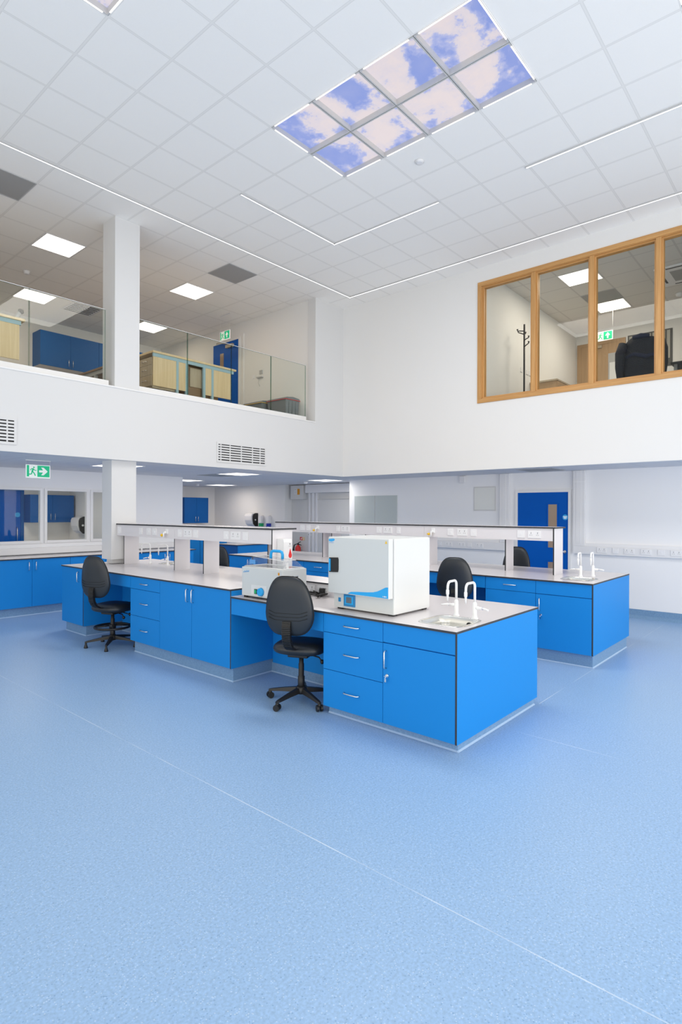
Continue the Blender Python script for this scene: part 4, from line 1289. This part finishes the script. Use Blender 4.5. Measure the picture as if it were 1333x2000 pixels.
# ------------------------------------------------------------------ glass balustrade
GBG = 'glass balustrade panes'
for k, (x0, x1, lab) in enumerate(((1.35, 2.83, 'at the far left of the balcony, cut by the frame'), (2.84, 3.815, 'left of the column'), (4.30, 5.13, 'directly right of the column'),
                                   (5.14, 5.98, 'second right of the column'), (5.99, 6.86, 'third right of the column'), (6.87, 7.738, 'last at the right, by the white wall'))):
    loc = ((x0 + x1) / 2, 7.62, 3.40)
    t = thing('balustrade_pane', 'clear glass balustrade pane ' + lab, 'glass pane', loc, 0, GBG)
    obj('glass', MB().box(x0, 7.61, 3.40, x1, 7.627, 4.41, sides={'-x': 1, '+x': 1, '+z': 1}), ['glass_green', 'glass_edge'], t, loc)
    obj('top_edge', B(x0, 7.6095, 4.41, x1, 7.6275, 4.416), 'white_gloss', t, loc)

# ------------------------------------------------------------------ oak window
fr_ = MB()
YA, YB = 4.553, 0.09
ZA, ZB = 3.465, 5.478
fr_.m(0)
fr_.box(XW - 0.016, YB, ZA, XW, YA, ZA + 0.068, bev=0.003).box(XW - 0.016, YB, ZB - 0.068, XW, YA, ZB, bev=0.003)
fr_.m(1)
fr_.box(XW - 0.016, YA - 0.068, ZA + 0.068, XW, YA, ZB - 0.068, bev=0.003).box(XW - 0.016, YB, ZA + 0.068, XW, YB + 0.068, ZB - 0.068, bev=0.003)
win = struct('window_1', fr_, ['oak_long', 'oak_up'])
ln = MB()
ln.box(XW - 0.004, YB + 0.06, ZA + 0.055, XW + 0.15, YA - 0.06, ZA + 0.078).box(XW - 0.004, YB + 0.06, ZB - 0.078, XW + 0.15, YA - 0.06, ZB - 0.055)
ln.m(1)
ln.box(XW - 0.004, YA - 0.083, ZA + 0.07, XW + 0.15, YA - 0.06, ZB - 0.07)
obj('lining', ln, ['oak_long', 'oak_up'], win)
mull = [3.597, 2.725, 1.85, 0.975]
for y in mull:
    obj('mullion', B(XW - 0.006, y - 0.034, ZA + 0.07, XW + 0.14, y + 0.034, ZB - 0.07, bev=0.003), 'oak_up', win)
edges = [YA - 0.083] + [v for y in mull for v in (y + 0.034, y - 0.034)] + [YB + 0.08]
for k in range(0, len(edges), 2):
    a, b_ = edges[k], edges[k + 1]
    bd = MB()
    z0, z1 = ZA + 0.078, ZB - 0.078
    for xx in (XW + 0.02, XW + 0.075):
        bd.m(0).box(xx, b_, z0, xx + 0.03, a, z0 + 0.022).box(xx, b_, z1 - 0.022, xx + 0.03, a, z1)
        bd.m(1).box(xx, a - 0.022, z0 + 0.022, xx + 0.03, a, z1 - 0.022).box(xx, b_, z0 + 0.022, xx + 0.03, b_ + 0.022, z1 - 0.022)
    obj('bead', bd, ['oak_long', 'oak_up'], win)
    gp = MB().box(XW + 0.055, b_ + 0.01, z0, XW + 0.061, a - 0.01, z1)
    obj('pane', gp, 'glass_clear', win)

# ------------------------------------------------------------------ exit signs


def exit_sign(label, loc, rz, arrow, zc, zceil):
    """panel in the local xz plane, looking to -y, centred on x=0"""
    t = thing('exit_sign', label, 'sign', (loc[0], loc[1], zc), rz, 'hanging exit signs')
    w, h = 0.155, 0.083
    obj('panel', B(-w - 0.008, -0.006, -h - 0.014, w + 0.008, 0.006, h + 0.006, bev=0.002), 'white_sign', t)
    gr = MB().box(-w + 0.004, -0.0085, -h + 0.004, -w + 0.034, -0.0062, h - 0.004).box(-0.012, -0.0085, -h + 0.004, w - 0.004, -0.0062, h - 0.004)
    # running figure in green on the white field
    def limb(pts, r):
        for (xa, za), (xb, zb_) in zip(pts, pts[1:]):
            L_ = math.hypot(xb - xa, zb_ - za)
            nx, nz = -(zb_ - za) / L_ * r, (xb - xa) / L_ * r
            gr.prism([(xa + nx, za + nz), (xb + nx, zb_ + nz), (xb - nx, zb_ - nz), (xa - nx, za - nz)], 1, -0.0085, -0.0062)
    ox = -0.068
    gr.prism([(ox + 0.010 + 0.011 * math.cos(2 * PI * k / 12), 0.052 + 0.011 * math.sin(2 * PI * k / 12)) for k in range(12)], 1, -0.0085, -0.0062)
    limb([(ox + 0.002, 0.036), (ox - 0.012, -0.008)], 0.011)
    limb([(ox + 0.0, 0.034), (ox - 0.026, 0.030), (ox - 0.036, 0.008)], 0.005)
    limb([(ox + 0.004, 0.032), (ox + 0.022, 0.010), (ox + 0.044, 0.012)], 0.005)
    limb([(ox - 0.010, -0.006), (ox + 0.014, -0.030), (ox + 0.030, -0.066)], 0.007)
    limb([(ox - 0.014, -0.006), (ox - 0.022, -0.044), (ox - 0.060, -0.046)], 0.007)
    obj('green_field', gr, 'green_sign', t)
    ar = MB()
    if arrow == 'right':
        P_ = [(0.010, 0.015), (0.064, 0.015), (0.038, 0.054), (0.070, 0.054), (0.126, 0.0), (0.070, -0.054), (0.038, -0.054), (0.064, -0.015), (0.010, -0.015)]
    else:
        P_ = [(0.054, -0.058), (0.054, -0.004), (0.020, -0.004), (0.068, 0.060), (0.116, -0.004), (0.082, -0.004), (0.082, -0.058)]
    ar.prism(P_, 1, -0.0105, -0.0086)
    obj('arrow', ar, 'white_sign', t)
    hg = MB()
    zt = zceil - zc
    for x in (-w - 0.004, w + 0.004):
        hg.tube([(x, 0, h - 0.01), (x, 0, zt)], 0.0012, seg=6)
    hg.box(-w - 0.012, -0.012, zt - 0.01, w + 0.012, 0.012, zt - 0.001)
    obj('hanger', hg, 'white_gloss', t)
    return t


exit_sign('green running-man exit sign with right arrow under the bulkhead at the left', (3.29, 8.50), 0, 'right', 2.20, SOF)
exit_sign('green running-man exit sign with up arrow above the balcony door', (7.38, 9.60), -PI / 2, 'up', 5.295, CZ)
exit_sign('green running-man exit sign with up arrow in the office behind the oak window', (12.15, 3.55), -PI / 2, 'up', 5.205, CZ)

# ------------------------------------------------------------------ balcony furniture


def lab_desk(label, x0, x1, y0, y1, infill, legs, pedestal=None, group='beech benches on the balcony'):
    loc = (x0, y0, UF)
    t = thing('lab_bench', label, 'bench', loc, 0, group)
    zt = UF + 0.895
    obj('bench_top', B(x0 - 0.015, y0 - 0.02, zt - 0.035, x1 + 0.015, y1, zt, bev=0.003), 'beech', t, loc)
    obj('frame_rail', B(x0, y0, zt - 0.09, x1 - 0.03, y0 + 0.03, zt - 0.035).box(x0, y1 - 0.04, zt - 0.09, x1 - 0.03, y1 - 0.01, zt - 0.035), 'light_blue_metal', t, loc)
    for a in legs:
        obj('leg', B(a, y0, UF, a + 0.045, y0 + 0.04, zt - 0.09).box(a, y1 - 0.043, UF, a + 0.045, y1 - 0.008, zt - 0.09), 'light_blue_metal', t, loc)
    for a, b_ in infill:
        obj('modesty_panel', B(a, y0 + 0.006, UF + 0.335, b_, y0 + 0.024, zt - 0.09), 'beech', t, loc)
    return t, loc


lab_desk('beech bench with light blue frame behind the glass right of the column', 4.975, 6.63, 8.33, 9.05, ((4.978, 5.404), (5.45, 5.592), (5.99, 6.115), (6.157, 6.54)), (5.404, 5.585, 5.94, 6.113))
loc = (4.97, 8.56, UF)
t = thing('drawer_pedestal', 'three-drawer beech pedestal under the left end of the balcony bench', 'pedestal', loc)
obj('carcass', B(4.985, 8.37, UF + 0.30, 5.40, 8.76, UF + 0.795), 'beech_grey', t, loc)
for z0, z1 in ((0.68, 0.795), (0.515, 0.675), (0.335, 0.51)):
    d_ = obj('drawer', B(4.966, 8.37, UF + z0, 4.985, 8.76, UF + z1), 'beech_grey', t, loc)
    obj('handle', MB().tube([(4.966, 8.50, UF + (z0 + z1) / 2), (4.945, 8.505, UF + (z0 + z1) / 2), (4.945, 8.625, UF + (z0 + z1) / 2), (4.966, 8.63, UF + (z0 + z1) / 2)], 0.006, seg=7), 'steel_handle', d_, loc)
obj('foot', B(5.0, 8.39, UF, 5.38, 8.74, UF + 0.30), 'edge_dark', t, loc)
loc = (5.78, 8.75, UF)
t = thing('drawer_pedestal', 'brown pedestal in the shaded middle of the balcony bench', 'pedestal', loc)
obj('carcass', B(5.70, 8.42, UF + 0.08, 6.32, 9.0, UF + 0.79), 'brown_box', t, loc)
obj('drawer', B(5.72, 8.404, UF + 0.45, 6.30, 8.421, UF + 0.77), 'beech_grey', t, loc)
obj('castors', B(5.74, 8.46, UF, 6.28, 8.96, UF + 0.08), 'edge_dark', t, loc)
lab_desk('beech bench with light blue frame at the far left of the balcony', 1.42, 3.03, 8.33, 9.0, ((1.44, 2.98),), (1.42, 2.2))
loc = (5.2, 10.5, UF)
t = thing('lab_bench', 'beech bench set crosswise behind the glass left of the column', 'bench', loc, 0, 'beech benches on the balcony')
obj('bench_top', B(4.93, 9.6, 4.20, 5.65, 11.6, 4.236, bev=0.003), 'brown_box', t, loc)
obj('frame_rail', B(4.95, 9.62, 4.13, 4.98, 11.58, 4.20), 'grey_metal', t, loc)
for y in (9.65, 10.25, 10.6, 11.5):
    obj('leg', B(4.95, y, UF, 5.0, y + 0.05, 4.13).box(4.95, y, UF + 0.02, 5.6, y + 0.05, UF + 0.06), 'grey_metal', t, loc)
loc = (3.06, 8.62, 4.235)
t = thing('document_camera', 'dark document camera with tilted head on the left balcony bench', 'camera', (3.0, 8.62, 4.235))
loc = (3.0, 8.62, 4.235)
obj('base', B(2.90, 8.54, 4.235, 3.06, 8.70, 4.262, bev=0.008), 'black_plastic', t, loc)
obj('arm', MB().tube([(2.98, 8.62, 4.26), (3.03, 8.62, 4.30), (3.09, 8.62, 4.42)], [0.03, 0.028, 0.025], seg=10), 'grey_metal', t, loc)
obj('head', MB().lathe([(0.028, -0.03), (0.036, -0.01), (0.036, 0.02), (0.02, 0.035)], (3.10, 8.62, 4.425), axis='x'), 'black_plastic', t, loc)
# wall cupboards at the back of the balcony
G4 = 'blue wall cupboards at the back of the balcony'
def wall_cup(label, x0, x1, yf, yb, z0, z1, group, blue, hz=0.09):
    loc = ((x0 + x1) / 2, yf, z0)
    t = thing('wall_cupboard', label, 'cupboard', loc, 0, group)
    obj('carcass', MB().box(x0, yf + FT, z0, x1, yb, z1, sides={'-y': 1, '-z': 2}), [blue, 'gap_dark', 'laminate_white'], t, loc)
    obj('wall_mount', B(x0 + 0.05, yb - 0.01, z1 - 0.1, x1 - 0.05, yb - 0.0005, z1 - 0.05), 'grey_metal', t, loc)
    xm = (x0 + x1) / 2
    for a, b_, hx_ in ((x0, xm, xm - 0.045), (xm, x1, xm + 0.045)):
        d_ = obj('door', B(a + 0.002, yf, z0 + 0.002, b_ - 0.002, yf + FT - 0.001, z1 - 0.002), blue, t, loc)
        obj('handle', MB().tube([(hx_, yf, z0 + 0.05), (hx_, yf - 0.025, z0 + 0.055), (hx_, yf - 0.025, z0 + 0.185), (hx_, yf, z0 + 0.19)], 0.006, seg=7), 'steel_handle', d_, loc)
wall_cup('blue double wall cupboard at the back of the balcony, its pale underside showing', 4.87, 6.12, 12.5, 12.899, 4.69, 5.41, G4, 'blue_upper')
wall_cup('blue double wall cupboard at the back of the balcony, beside the column', 6.123, 7.36, 12.5, 12.899, 4.69, 5.41, G4, 'blue_upper')
# balcony door and small wall devices
d = struct('door_3', B(7.895, 9.79, UF + 0.01, 7.918, 10.69, 5.38), 'door_blue')
obj('door_frame', B(7.88, 9.735, UF, 7.919, 9.79, 5.43).box(7.88, 10.69, UF, 7.919, 10.745, 5.43).box(7.88, 9.79, 5.38, 7.919, 10.69, 5.43), 'wall_paint', d)
v = obj('vision_panel', B(7.888, 10.315, 4.40, 7.897, 10.44, 5.16), 'tan_glass', d)
c_ = obj('door_closer', B(7.84, 9.95, 5.24, 7.894, 10.20, 5.31, bev=0.006).tube([(7.83, 10.1, 5.315), (7.70, 10.30, 5.335), (7.87, 10.55, 5.40)], 0.008), 'beech_grey', d)
obj('trim', B(7.90, 9.64, UF, 7.919, 9.70, 5.47), 'wall_paint', d)
o = obj('wall_mounted_keypad', B(7.90, 9.035, 4.51, 7.919, 9.125, 4.59).m(1).box(7.87, 9.02, 4.435, 7.919, 9.19, 4.46, bev=0.004).tube([(7.90, 9.12, 4.43), (7.895, 9.15, 4.33), (7.90, 9.11, 4.26)], 0.006), ['grey_metal', 'alu_trim'])
tag(o, 'small dark keypad and bracket on the balcony wall above the storage bins', 'keypad')
o = obj('light_switch', B(7.908, 9.30, 4.45, 7.919, 9.375, 4.53, bev=0.002), 'socket_white')
tag(o, 'white light switch on the balcony wall beside the blue door', 'switch')


def bin_(label, x0, y0, x1, y1, z0, h, rim):
    loc = ((x0 + x1) / 2, (y0 + y1) / 2, z0)
    t = thing('storage_bin', label, 'bin', loc, 0, 'grey storage bins on the balcony')
    mb = MB()
    A = [mb.bm.verts.new(p) for p in ((x0 + 0.03, y0 + 0.03, z0), (x1 - 0.03, y0 + 0.03, z0), (x1 - 0.03, y1 - 0.03, z0), (x0 + 0.03, y1 - 0.03, z0))]
    A2 = [mb.bm.verts.new(p) for p in ((x0, y0, z0 + h), (x1, y0, z0 + h), (x1, y1, z0 + h), (x0, y1, z0 + h))]
    for k in range(4):
        mb.face([A[k], A[(k + 1) % 4], A2[(k + 1) % 4], A2[k]])
    mb.face(A[::-1]); mb.face(A2)
    for k in range(3):
        xx = x0 + (x1 - x0) * (k + 1) / 4
        mb.box(xx - 0.008, y0 - 0.004, z0 + 0.05, xx + 0.008, y0 + 0.03, z0 + h - 0.03)
    obj('tub', mb, 'grey_crate', t, loc)
    obj('rim', B(x0 - 0.016, y0 - 0.016, z0 + h - 0.006, x1 + 0.016, y1 + 0.016, z0 + h + 0.002, bev=0.001), rim, t, loc)
    obj('lid', MB().prism([(x0 - 0.014, z0 + h), (x1 + 0.014, z0 + h), (x1 - 0.02, z0 + h + 0.035), ((x0 + x1) / 2, z0 + h + 0.055), (x0 + 0.02, z0 + h + 0.035)], 1, y0 - 0.014, y1 + 0.014), 'grey_crate', t, loc)


bin_('grey lidded storage bin nearest the glass, in the balcony corner', 7.50, 7.90, 7.86, 8.42, UF, 0.45, 'red_plastic')
bin_('grey lidded storage bin behind the other one by the balcony wall', 7.42, 8.50, 7.80, 9.05, UF, 0.44, 'yellow_plastic')
dup(c1, (2.62, 9.35, UF), R(170), 'black swivel chair behind the far left balcony bench', CG)

# ------------------------------------------------------------------ office contents
d = struct('door_4', B(13.37, 3.55, UF + 0.01, 13.398, 4.40, 5.38), 'oak_door')
obj('door_frame', B(13.36, 4.40, UF, 13.399, 4.485, 5.45).box(13.36, 3.47, UF, 13.399, 3.55, 5.45).box(13.36, 3.55, 5.38, 13.399, 4.40, 5.45), 'oak_door', d)
v = obj('vision_panel', B(13.362, 3.64, 4.25, 13.372, 3.82, 5.155), 'grey_metal', d)
obj('notice_sheet', B(13.358, 3.62, 4.45, 13.363, 3.79, 4.95), 'paper', v)
obj('door_closer', B(13.33, 3.95, 5.30, 13.369, 4.15, 5.36, bev=0.004), 'beech_grey', d)
loc = (13.35, 3.0, 4.83)
t = thing('vertical_blind', 'short vertical blind of pale slats in a dark frame on the office wall', 'blind', loc)
obj('frame', B(13.385, 2.58, 4.70, 13.399, 3.43, 5.47), 'blind_dark', t, loc)
for k in range(9):
    y = 2.62 + k * 0.09
    obj('slat', B(13.375, y, 4.86, 13.384, y + 0.058, 5.44), 'blind_light', t, loc)
loc = (9.9, 4.25, UF)
t = thing('coat_stand', 'tall thin black coat stand by the first oak window pane', 'coat stand', loc)
obj('pole', MB().tube([(9.9, 4.25, UF + 0.02), (9.9, 4.25, UF + 1.68)], 0.016), 'black_plastic', t, loc)
obj('base', MB().lathe([(0.17, 0), (0.17, 0.012), (0.03, 0.03)], loc), 'black_plastic', t, loc)
for a, z, l_ in ((150, 1.56, 0.12), (200, 1.50, 0.13), (-60, 1.40, 0.10), (-80, 1.28, 0.16), (60, 1.52, 0.10)):
    ca, sa = math.cos(R(a)), math.sin(R(a))
    ca, sa = (S_ * math.cos(R(a)) + C_ * math.sin(R(a)), -C_ * math.cos(R(a)) + S_ * math.sin(R(a)))
    obj('peg', MB().tube([(9.9, 4.25, UF + z), (9.9 + ca * l_, 4.25 + sa * l_, UF + z + 0.02), (9.9 + ca * l_, 4.25 + sa * l_, UF + z + 0.05)], [0.010, 0.009, 0.018], seg=8), 'black_plastic', t, loc)
loc = (11.2, 4.25, UF)
t = thing('low_cupboard', 'low wooden cupboard against the office wall behind the coat stand', 'cupboard', loc)
obj('carcass', B(10.80, 4.0, UF, 11.95, 4.515, UF + 0.80), 'oak_door', t, loc)
obj('top', B(10.78, 3.985, UF + 0.80, 11.97, 4.518, UF + 0.83), 'beech_grey', t, loc)
for a, b_ in ((10.805, 11.37), (11.38, 11.945)):
    obj('door', B(a, 3.984, UF + 0.06, b_, 3.999, UF + 0.79), 'oak_door', t, loc)
for k, y in enumerate((10.35, 10.62, 10.75)):
    o = obj('wall_socket', B(y, 4.508, 4.30, y + 0.085, 4.519, 4.385, bev=0.002), 'socket_white')
    tag(o, ('white wall socket left of the coat stand pole base', 'white wall socket seen through the second oak pane, left of two', 'white wall socket seen through the second oak pane, right of two')[k], 'socket', 'office wall sockets')
# office chair with a jacket over it
dup(c1, (10.36, 2.45, UF), R(8), 'black swivel chair in the office under the draped jacket', CG)
jk = MB()
ol = [(0.30 * math.copysign(abs(math.cos(a)) ** 0.55, math.cos(a)) * (1.0 if math.sin(a) < 0.2 else 1.0 - 0.22 * (math.sin(a) - 0.2)), 0.36 * math.copysign(abs(math.sin(a)) ** 0.6, math.sin(a))) for a in [2 * PI * k / 44 for k in range(44)]]
def jfn(u, v, rr, side):
    th = 0.075 * (1 - rr ** 5) ** 0.5 if rr < 1 else 0.0
    wr = 0.012 * math.sin(u * 31 + v * 9) + 0.01 * math.sin(v * 24 - u * 11)
    return (0.6 * u * u + side * th + wr, u, v + 0.015 * math.sin(u * 17))
jk.pad(ol, jfn)
loc = (10.04, 2.37, UF + 0.775)
t = thing('jacket', 'dark jacket draped over the back of the office chair', 'jacket', loc, R(8))
obj('body', jk, 'cloth_black', t)
for sd in (-1, 1):
    obj('sleeve', MB().tube([(-0.03, sd * 0.26, 0.25), (-0.07, sd * 0.30, 0.10), (-0.06, sd * 0.31, -0.12), (-0.05, sd * 0.29, -0.34)], [0.07, 0.075, 0.065, 0.055], seg=12), 'cloth_black', t)
obj('collar', MB().tube([(-0.06, -0.12, 0.33), (-0.075, 0, 0.345), (-0.06, 0.12, 0.33)], [0.03, 0.04, 0.03], seg=10), 'cloth_blue', t)
obj('fold_band', MB().tube([(-0.075, -0.24, 0.04), (-0.10, -0.08, 0.0), (-0.09, 0.10, 0.06), (-0.075, 0.22, 0.02)], [0.02, 0.035, 0.03, 0.02], seg=10), 'cloth_blue', t)
loc = (10.9, 1.1, UF)
t = thing('office_desk', 'dark-topped office desk at the right edge of the oak window', 'desk', loc)
obj('desk_top', B(10.5, 0.3, UF + 0.72, 11.3, 2.05, UF + 0.75), 'edge_dark', t, loc)
for x, y in ((10.54, 0.35), (10.54, 1.96), (11.22, 0.35), (11.22, 1.96)):
    obj('leg', B(x, y, UF, x + 0.05, y + 0.05, UF + 0.72), 'grey_metal', t, loc)
obj('modesty_panel', B(10.51, 0.4, UF + 0.35, 10.53, 1.95, UF + 0.72), 'black_plastic', t, loc)
loc = (11.1, 1.93, CZ)
t = thing('air_conditioner', 'white ceiling cassette air conditioner in the office with grey grille', 'air conditioner', loc)
obj('ceiling_mount', B(10.9, 1.7, CZ - 0.02, 11.3, 2.1, CZ - 0.0015), 'grey_metal', t, loc)
obj('cassette', B(10.66, 1.45, CZ - 0.03, 11.55, 2.34, CZ - 0.001, bev=0.008), 'white_plastic', t, loc)
obj('grille', B(10.86, 1.65, CZ - 0.036, 11.35, 2.14, CZ - 0.029), 'grey_vent', t, loc)
lv_ = MB()
for q in ((10.70, 1.62, 10.735, 2.17), (11.47, 1.62, 11.505, 2.17), (10.83, 1.49, 11.38, 1.525), (10.83, 2.255, 11.38, 2.29)):
    lv_.box(q[0], q[1], CZ - 0.033, q[2], q[3], CZ - 0.029)
obj('louvre', lv_, 'edge_dark', t, loc)

# ------------------------------------------------------------------ alcove
G5 = 'blue cupboards of the alcove'
wall_cup('blue double wall cupboard on the alcove back wall', 9.13, 9.93, 13.66, 13.999, 1.315, 2.035, G5, 'blue_upper')
wall_cab(9.45, 1.19, dbl(1.19), 'blue double-door base cabinet on the alcove back wall, left part', yf=13.38, d=0.60, group=G5)
wall_cab(10.38, 0.92, dbl(0.92), 'blue double-door base cabinet on the alcove back wall, right part', yf=13.38, d=0.60, group=G5)
slab('worktop', 'pale worktop along the alcove back wall', 8.24, 13.36, 10.385, 13.99, HIT, 0.90)
loc = (9.2, 10.4, 0)
t = thing('island_unit', 'blue free-standing unit in front of the alcove, beyond the islands', 'cabinet', loc)
obj('carcass', B(8.13, 10.10, 0.135, 9.45, 10.80, HIT), 'blue_laminate', t, loc)
obj('end_panel', B(8.115, 10.09, 0.135, 8.13, 10.81, HIT), 'blue_upper', t, loc)
obj('plinth', B(8.18, 10.15, 0, 9.4, 10.75, 0.135), 'plinth_vinyl', t, loc)
slab('worktop', 'pale worktop on the blue unit in front of the alcove', 8.10, 10.075, 9.47, 10.82, HIT, 0.90)


def towel_dispenser(label, loc, rz, group):
    """mounted on a wall; front looks to local -x, back at x=0"""
    t = thing('towel_dispenser', label, 'dispenser', loc, rz, group)
    pr = [(0, 0), (-0.10, 0.0), (-0.17, 0.06), (-0.21, 0.16), (-0.215, 0.27), (-0.19, 0.33), (-0.10, 0.35), (0, 0.35)]
    obj('cover', MB().prism(pr, 1, 0.012, 0.30), 'white_plastic', t)
    obj('wall_mount', B(-0.02, 0.03, 0.02, 0.0, 0.28, 0.36), 'grey_metal', t)
    sp = MB().prism([(0, -0.004), (-0.09, -0.004), (-0.155, 0.06), (-0.175, 0.16), (-0.175, 0.27), (-0.15, 0.325), (-0.08, 0.354), (0, 0.354)], 1, -0.012, 0.012)
    s2 = obj('side_plate', sp, 'black_plastic', t)
    obj('knob', MB().lathe([(0.022, 0), (0.022, -0.012)], (-0.10, -0.012, 0.17), axis='y'), 'white_gloss', s2)
    return t


GT = 'white paper towel dispensers'
towel_dispenser('white paper towel dispenser with black side, seen through the lower window', (5.648, 12.03, 1.17), 0, GT)
towel_dispenser('white paper towel dispenser with black side on the warm alcove wall', (10.398, 12.05, 1.25), 0, GT)
for y, k, lab in ((11.85, 'green_plastic', 'white soap dispenser with green bottom on the alcove wall'), (11.55, 'blue_plastic', 'white soap dispenser with blue bottom on the alcove wall')):
    loc = (10.398, y, 1.24)
    t = thing('soap_dispenser', lab, 'dispenser', loc, 0)
    obj('wall_mount', B(10.385, y - 0.04, 1.34, 10.398, y + 0.04, 1.54), 'grey_metal', t, loc)
    obj('body', B(10.29, y - 0.06, 1.33, 10.398, y + 0.06, 1.53, bev=0.012), 'white_plastic', t, loc)
    obj('bottle', B(10.305, y - 0.05, 1.245, 10.398, y + 0.05, 1.33, bev=0.01).tube([(10.29, y, 1.27), (10.27, y, 1.25), (10.27, y, 1.235)], 0.01, seg=8), k, t, loc)

# ------------------------------------------------------------------ room behind the lower windows
struct('wall_side_room', B(5.65, WY + 0.12, 0, 5.70, 12.9, SOF), 'wall_paint')
d = struct('door_5', B(3.86, 12.87, 0.01, 4.64, 12.899, 2.05), 'door_blue')
obj('door_frame', B(3.80, 12.85, 0, 3.86, 12.9, 2.10).box(4.64, 12.85, 0, 4.70, 12.9, 2.10).box(3.86, 12.85, 2.05, 4.64, 12.9, 2.10), 'blue_upper', d)
o = obj('fire_door_disc', MB().lathe([(0.05, 0), (0.05, -0.004)], (4.58, 12.868, 1.56), axis='y', seg=24), 'cyan', d)
obj('pull_handle', MB().tube([(4.56, 12.87, 1.02), (4.56, 12.82, 1.03), (4.56, 12.82, 1.29), (4.56, 12.87, 1.30)], 0.010), 'steel_handle', d)
wall_cup('blue double wall cupboard in the room behind the lower windows', 4.705, 5.60, 12.55, 12.899, 1.40, 1.98, 'blue cupboards of the room behind the windows', 'blue_upper')
wall_cab(5.63, 0.92, dbl(0.92), 'blue base cabinet in the room behind the lower windows', yf=12.28, d=0.6, group='blue cupboards of the room behind the windows')
slab('worktop', 'pale worktop in the room behind the lower windows', 4.705, 12.262, 5.645, 12.89, HIT, 0.90)
plinth('trim_15', 4.75, 12.325, 5.62, 12.85, 0.136, ('-y',))
plinth('trim_16', 8.3, 13.425, 10.35, 13.95, 0.136, ('-y',))
led_panel('unseen LED panel added to light the room behind the lower windows', 3.9, 11.2, SOF, 'led_warm', 'added LED panels of the back room')  # out-of-sight panel, added only to light the back room

# ------------------------------------------------------------------ light
w = bpy.data.worlds.new('world')
scene.world = w
w.use_nodes = True
bg = w.node_tree.nodes['Background']
bg.inputs[0].default_value = (1.0, 0.955, 0.86, 1)
bg.inputs[1].default_value = 1.25


def area(name, loc, target, sx, sy, power, col=(1, 1, 1)):
    l = bpy.data.lights.new(name, 'AREA')
    l.shape = 'RECTANGLE'
    l.size, l.size_y = sx, sy
    l.energy = power
    l.color = col
    o = bpy.data.objects.new(name, l)
    COL.objects.link(o)
    o.location = loc
    o.rotation_euler = (Vector(target) - Vector(loc)).to_track_quat('-Z', 'Y').to_euler()
    return o


def point(name, loc, power, col, r_=0.25):
    l = bpy.data.lights.new(name, 'AREA')
    l.shape = 'SQUARE'
    l.size = 0.55
    l.energy = power
    l.color = col
    o = bpy.data.objects.new(name, l)
    COL.objects.link(o)
    o.location = loc
    return o


WARM = (1.0, 0.76, 0.52)
for x, y in ((3.8, 9.07), (6.2, 9.07), (4.4, 11.56), (6.8, 11.56)):
    point('balcony_lamp', (x, y, CZ - 0.02), 10, WARM)
for x, y in ((10.19, 3.37), (11.99, 3.37)):
    point('office_lamp', (x, y, CZ - 0.02), 20, (1.0, 0.87, 0.72))
NEUT = (1.0, 0.95, 0.87)
for x, y, w_ in ((6.9, 8.54, 0), (7.55, 11.25, 1), (9.48, 12.5, 1), (9.47, 8.68, 0), (4.48, 8.52, 0), (4.2, 11.5, 1)):  # last position goes with the added back-room panel
    point('lower_lamp', (x, y, SOF - 0.02), 11 if w_ else 11, (1.0, 0.86, 0.72) if w_ else NEUT)

area('window_bank_light', (4.5, -3.4, 1.5), (4.5, 5.0, 1.3), 8.0, 2.4, 185, (1.0, 0.97, 0.92))
area('side_fill', (-3.2, 2.5, 1.5), (5.0, 3.2, 1.3), 6.0, 2.4, 50, (1.0, 0.97, 0.92))  # unseen lamp added to brighten bench fronts and the lower right wall
area('ceiling_fill', (-1.4, -2.0, 1.0), (3.8, 3.0, CZ), 4.0, 4.0, 70, (1.0, 0.955, 0.89))  # unseen lamp added to brighten the ceiling from below
area('sky_panel_light', (4.697, 3.36, CZ - 0.05), (4.697, 3.36, 0), 1.2, 2.4, 100, (1.0, 0.96, 0.90))

scene.view_settings.view_transform = 'Standard'
scene.view_settings.look = 'None'
scene.view_settings.exposure = 0.0
scene.cycles.use_denoising = True
scene.cycles.max_bounces = 10
scene.cycles.diffuse_bounces = 5
scene.cycles.glossy_bounces = 4
scene.cycles.transparent_max_bounces = 16
scene.cycles.sample_clamp_indirect = 6.0
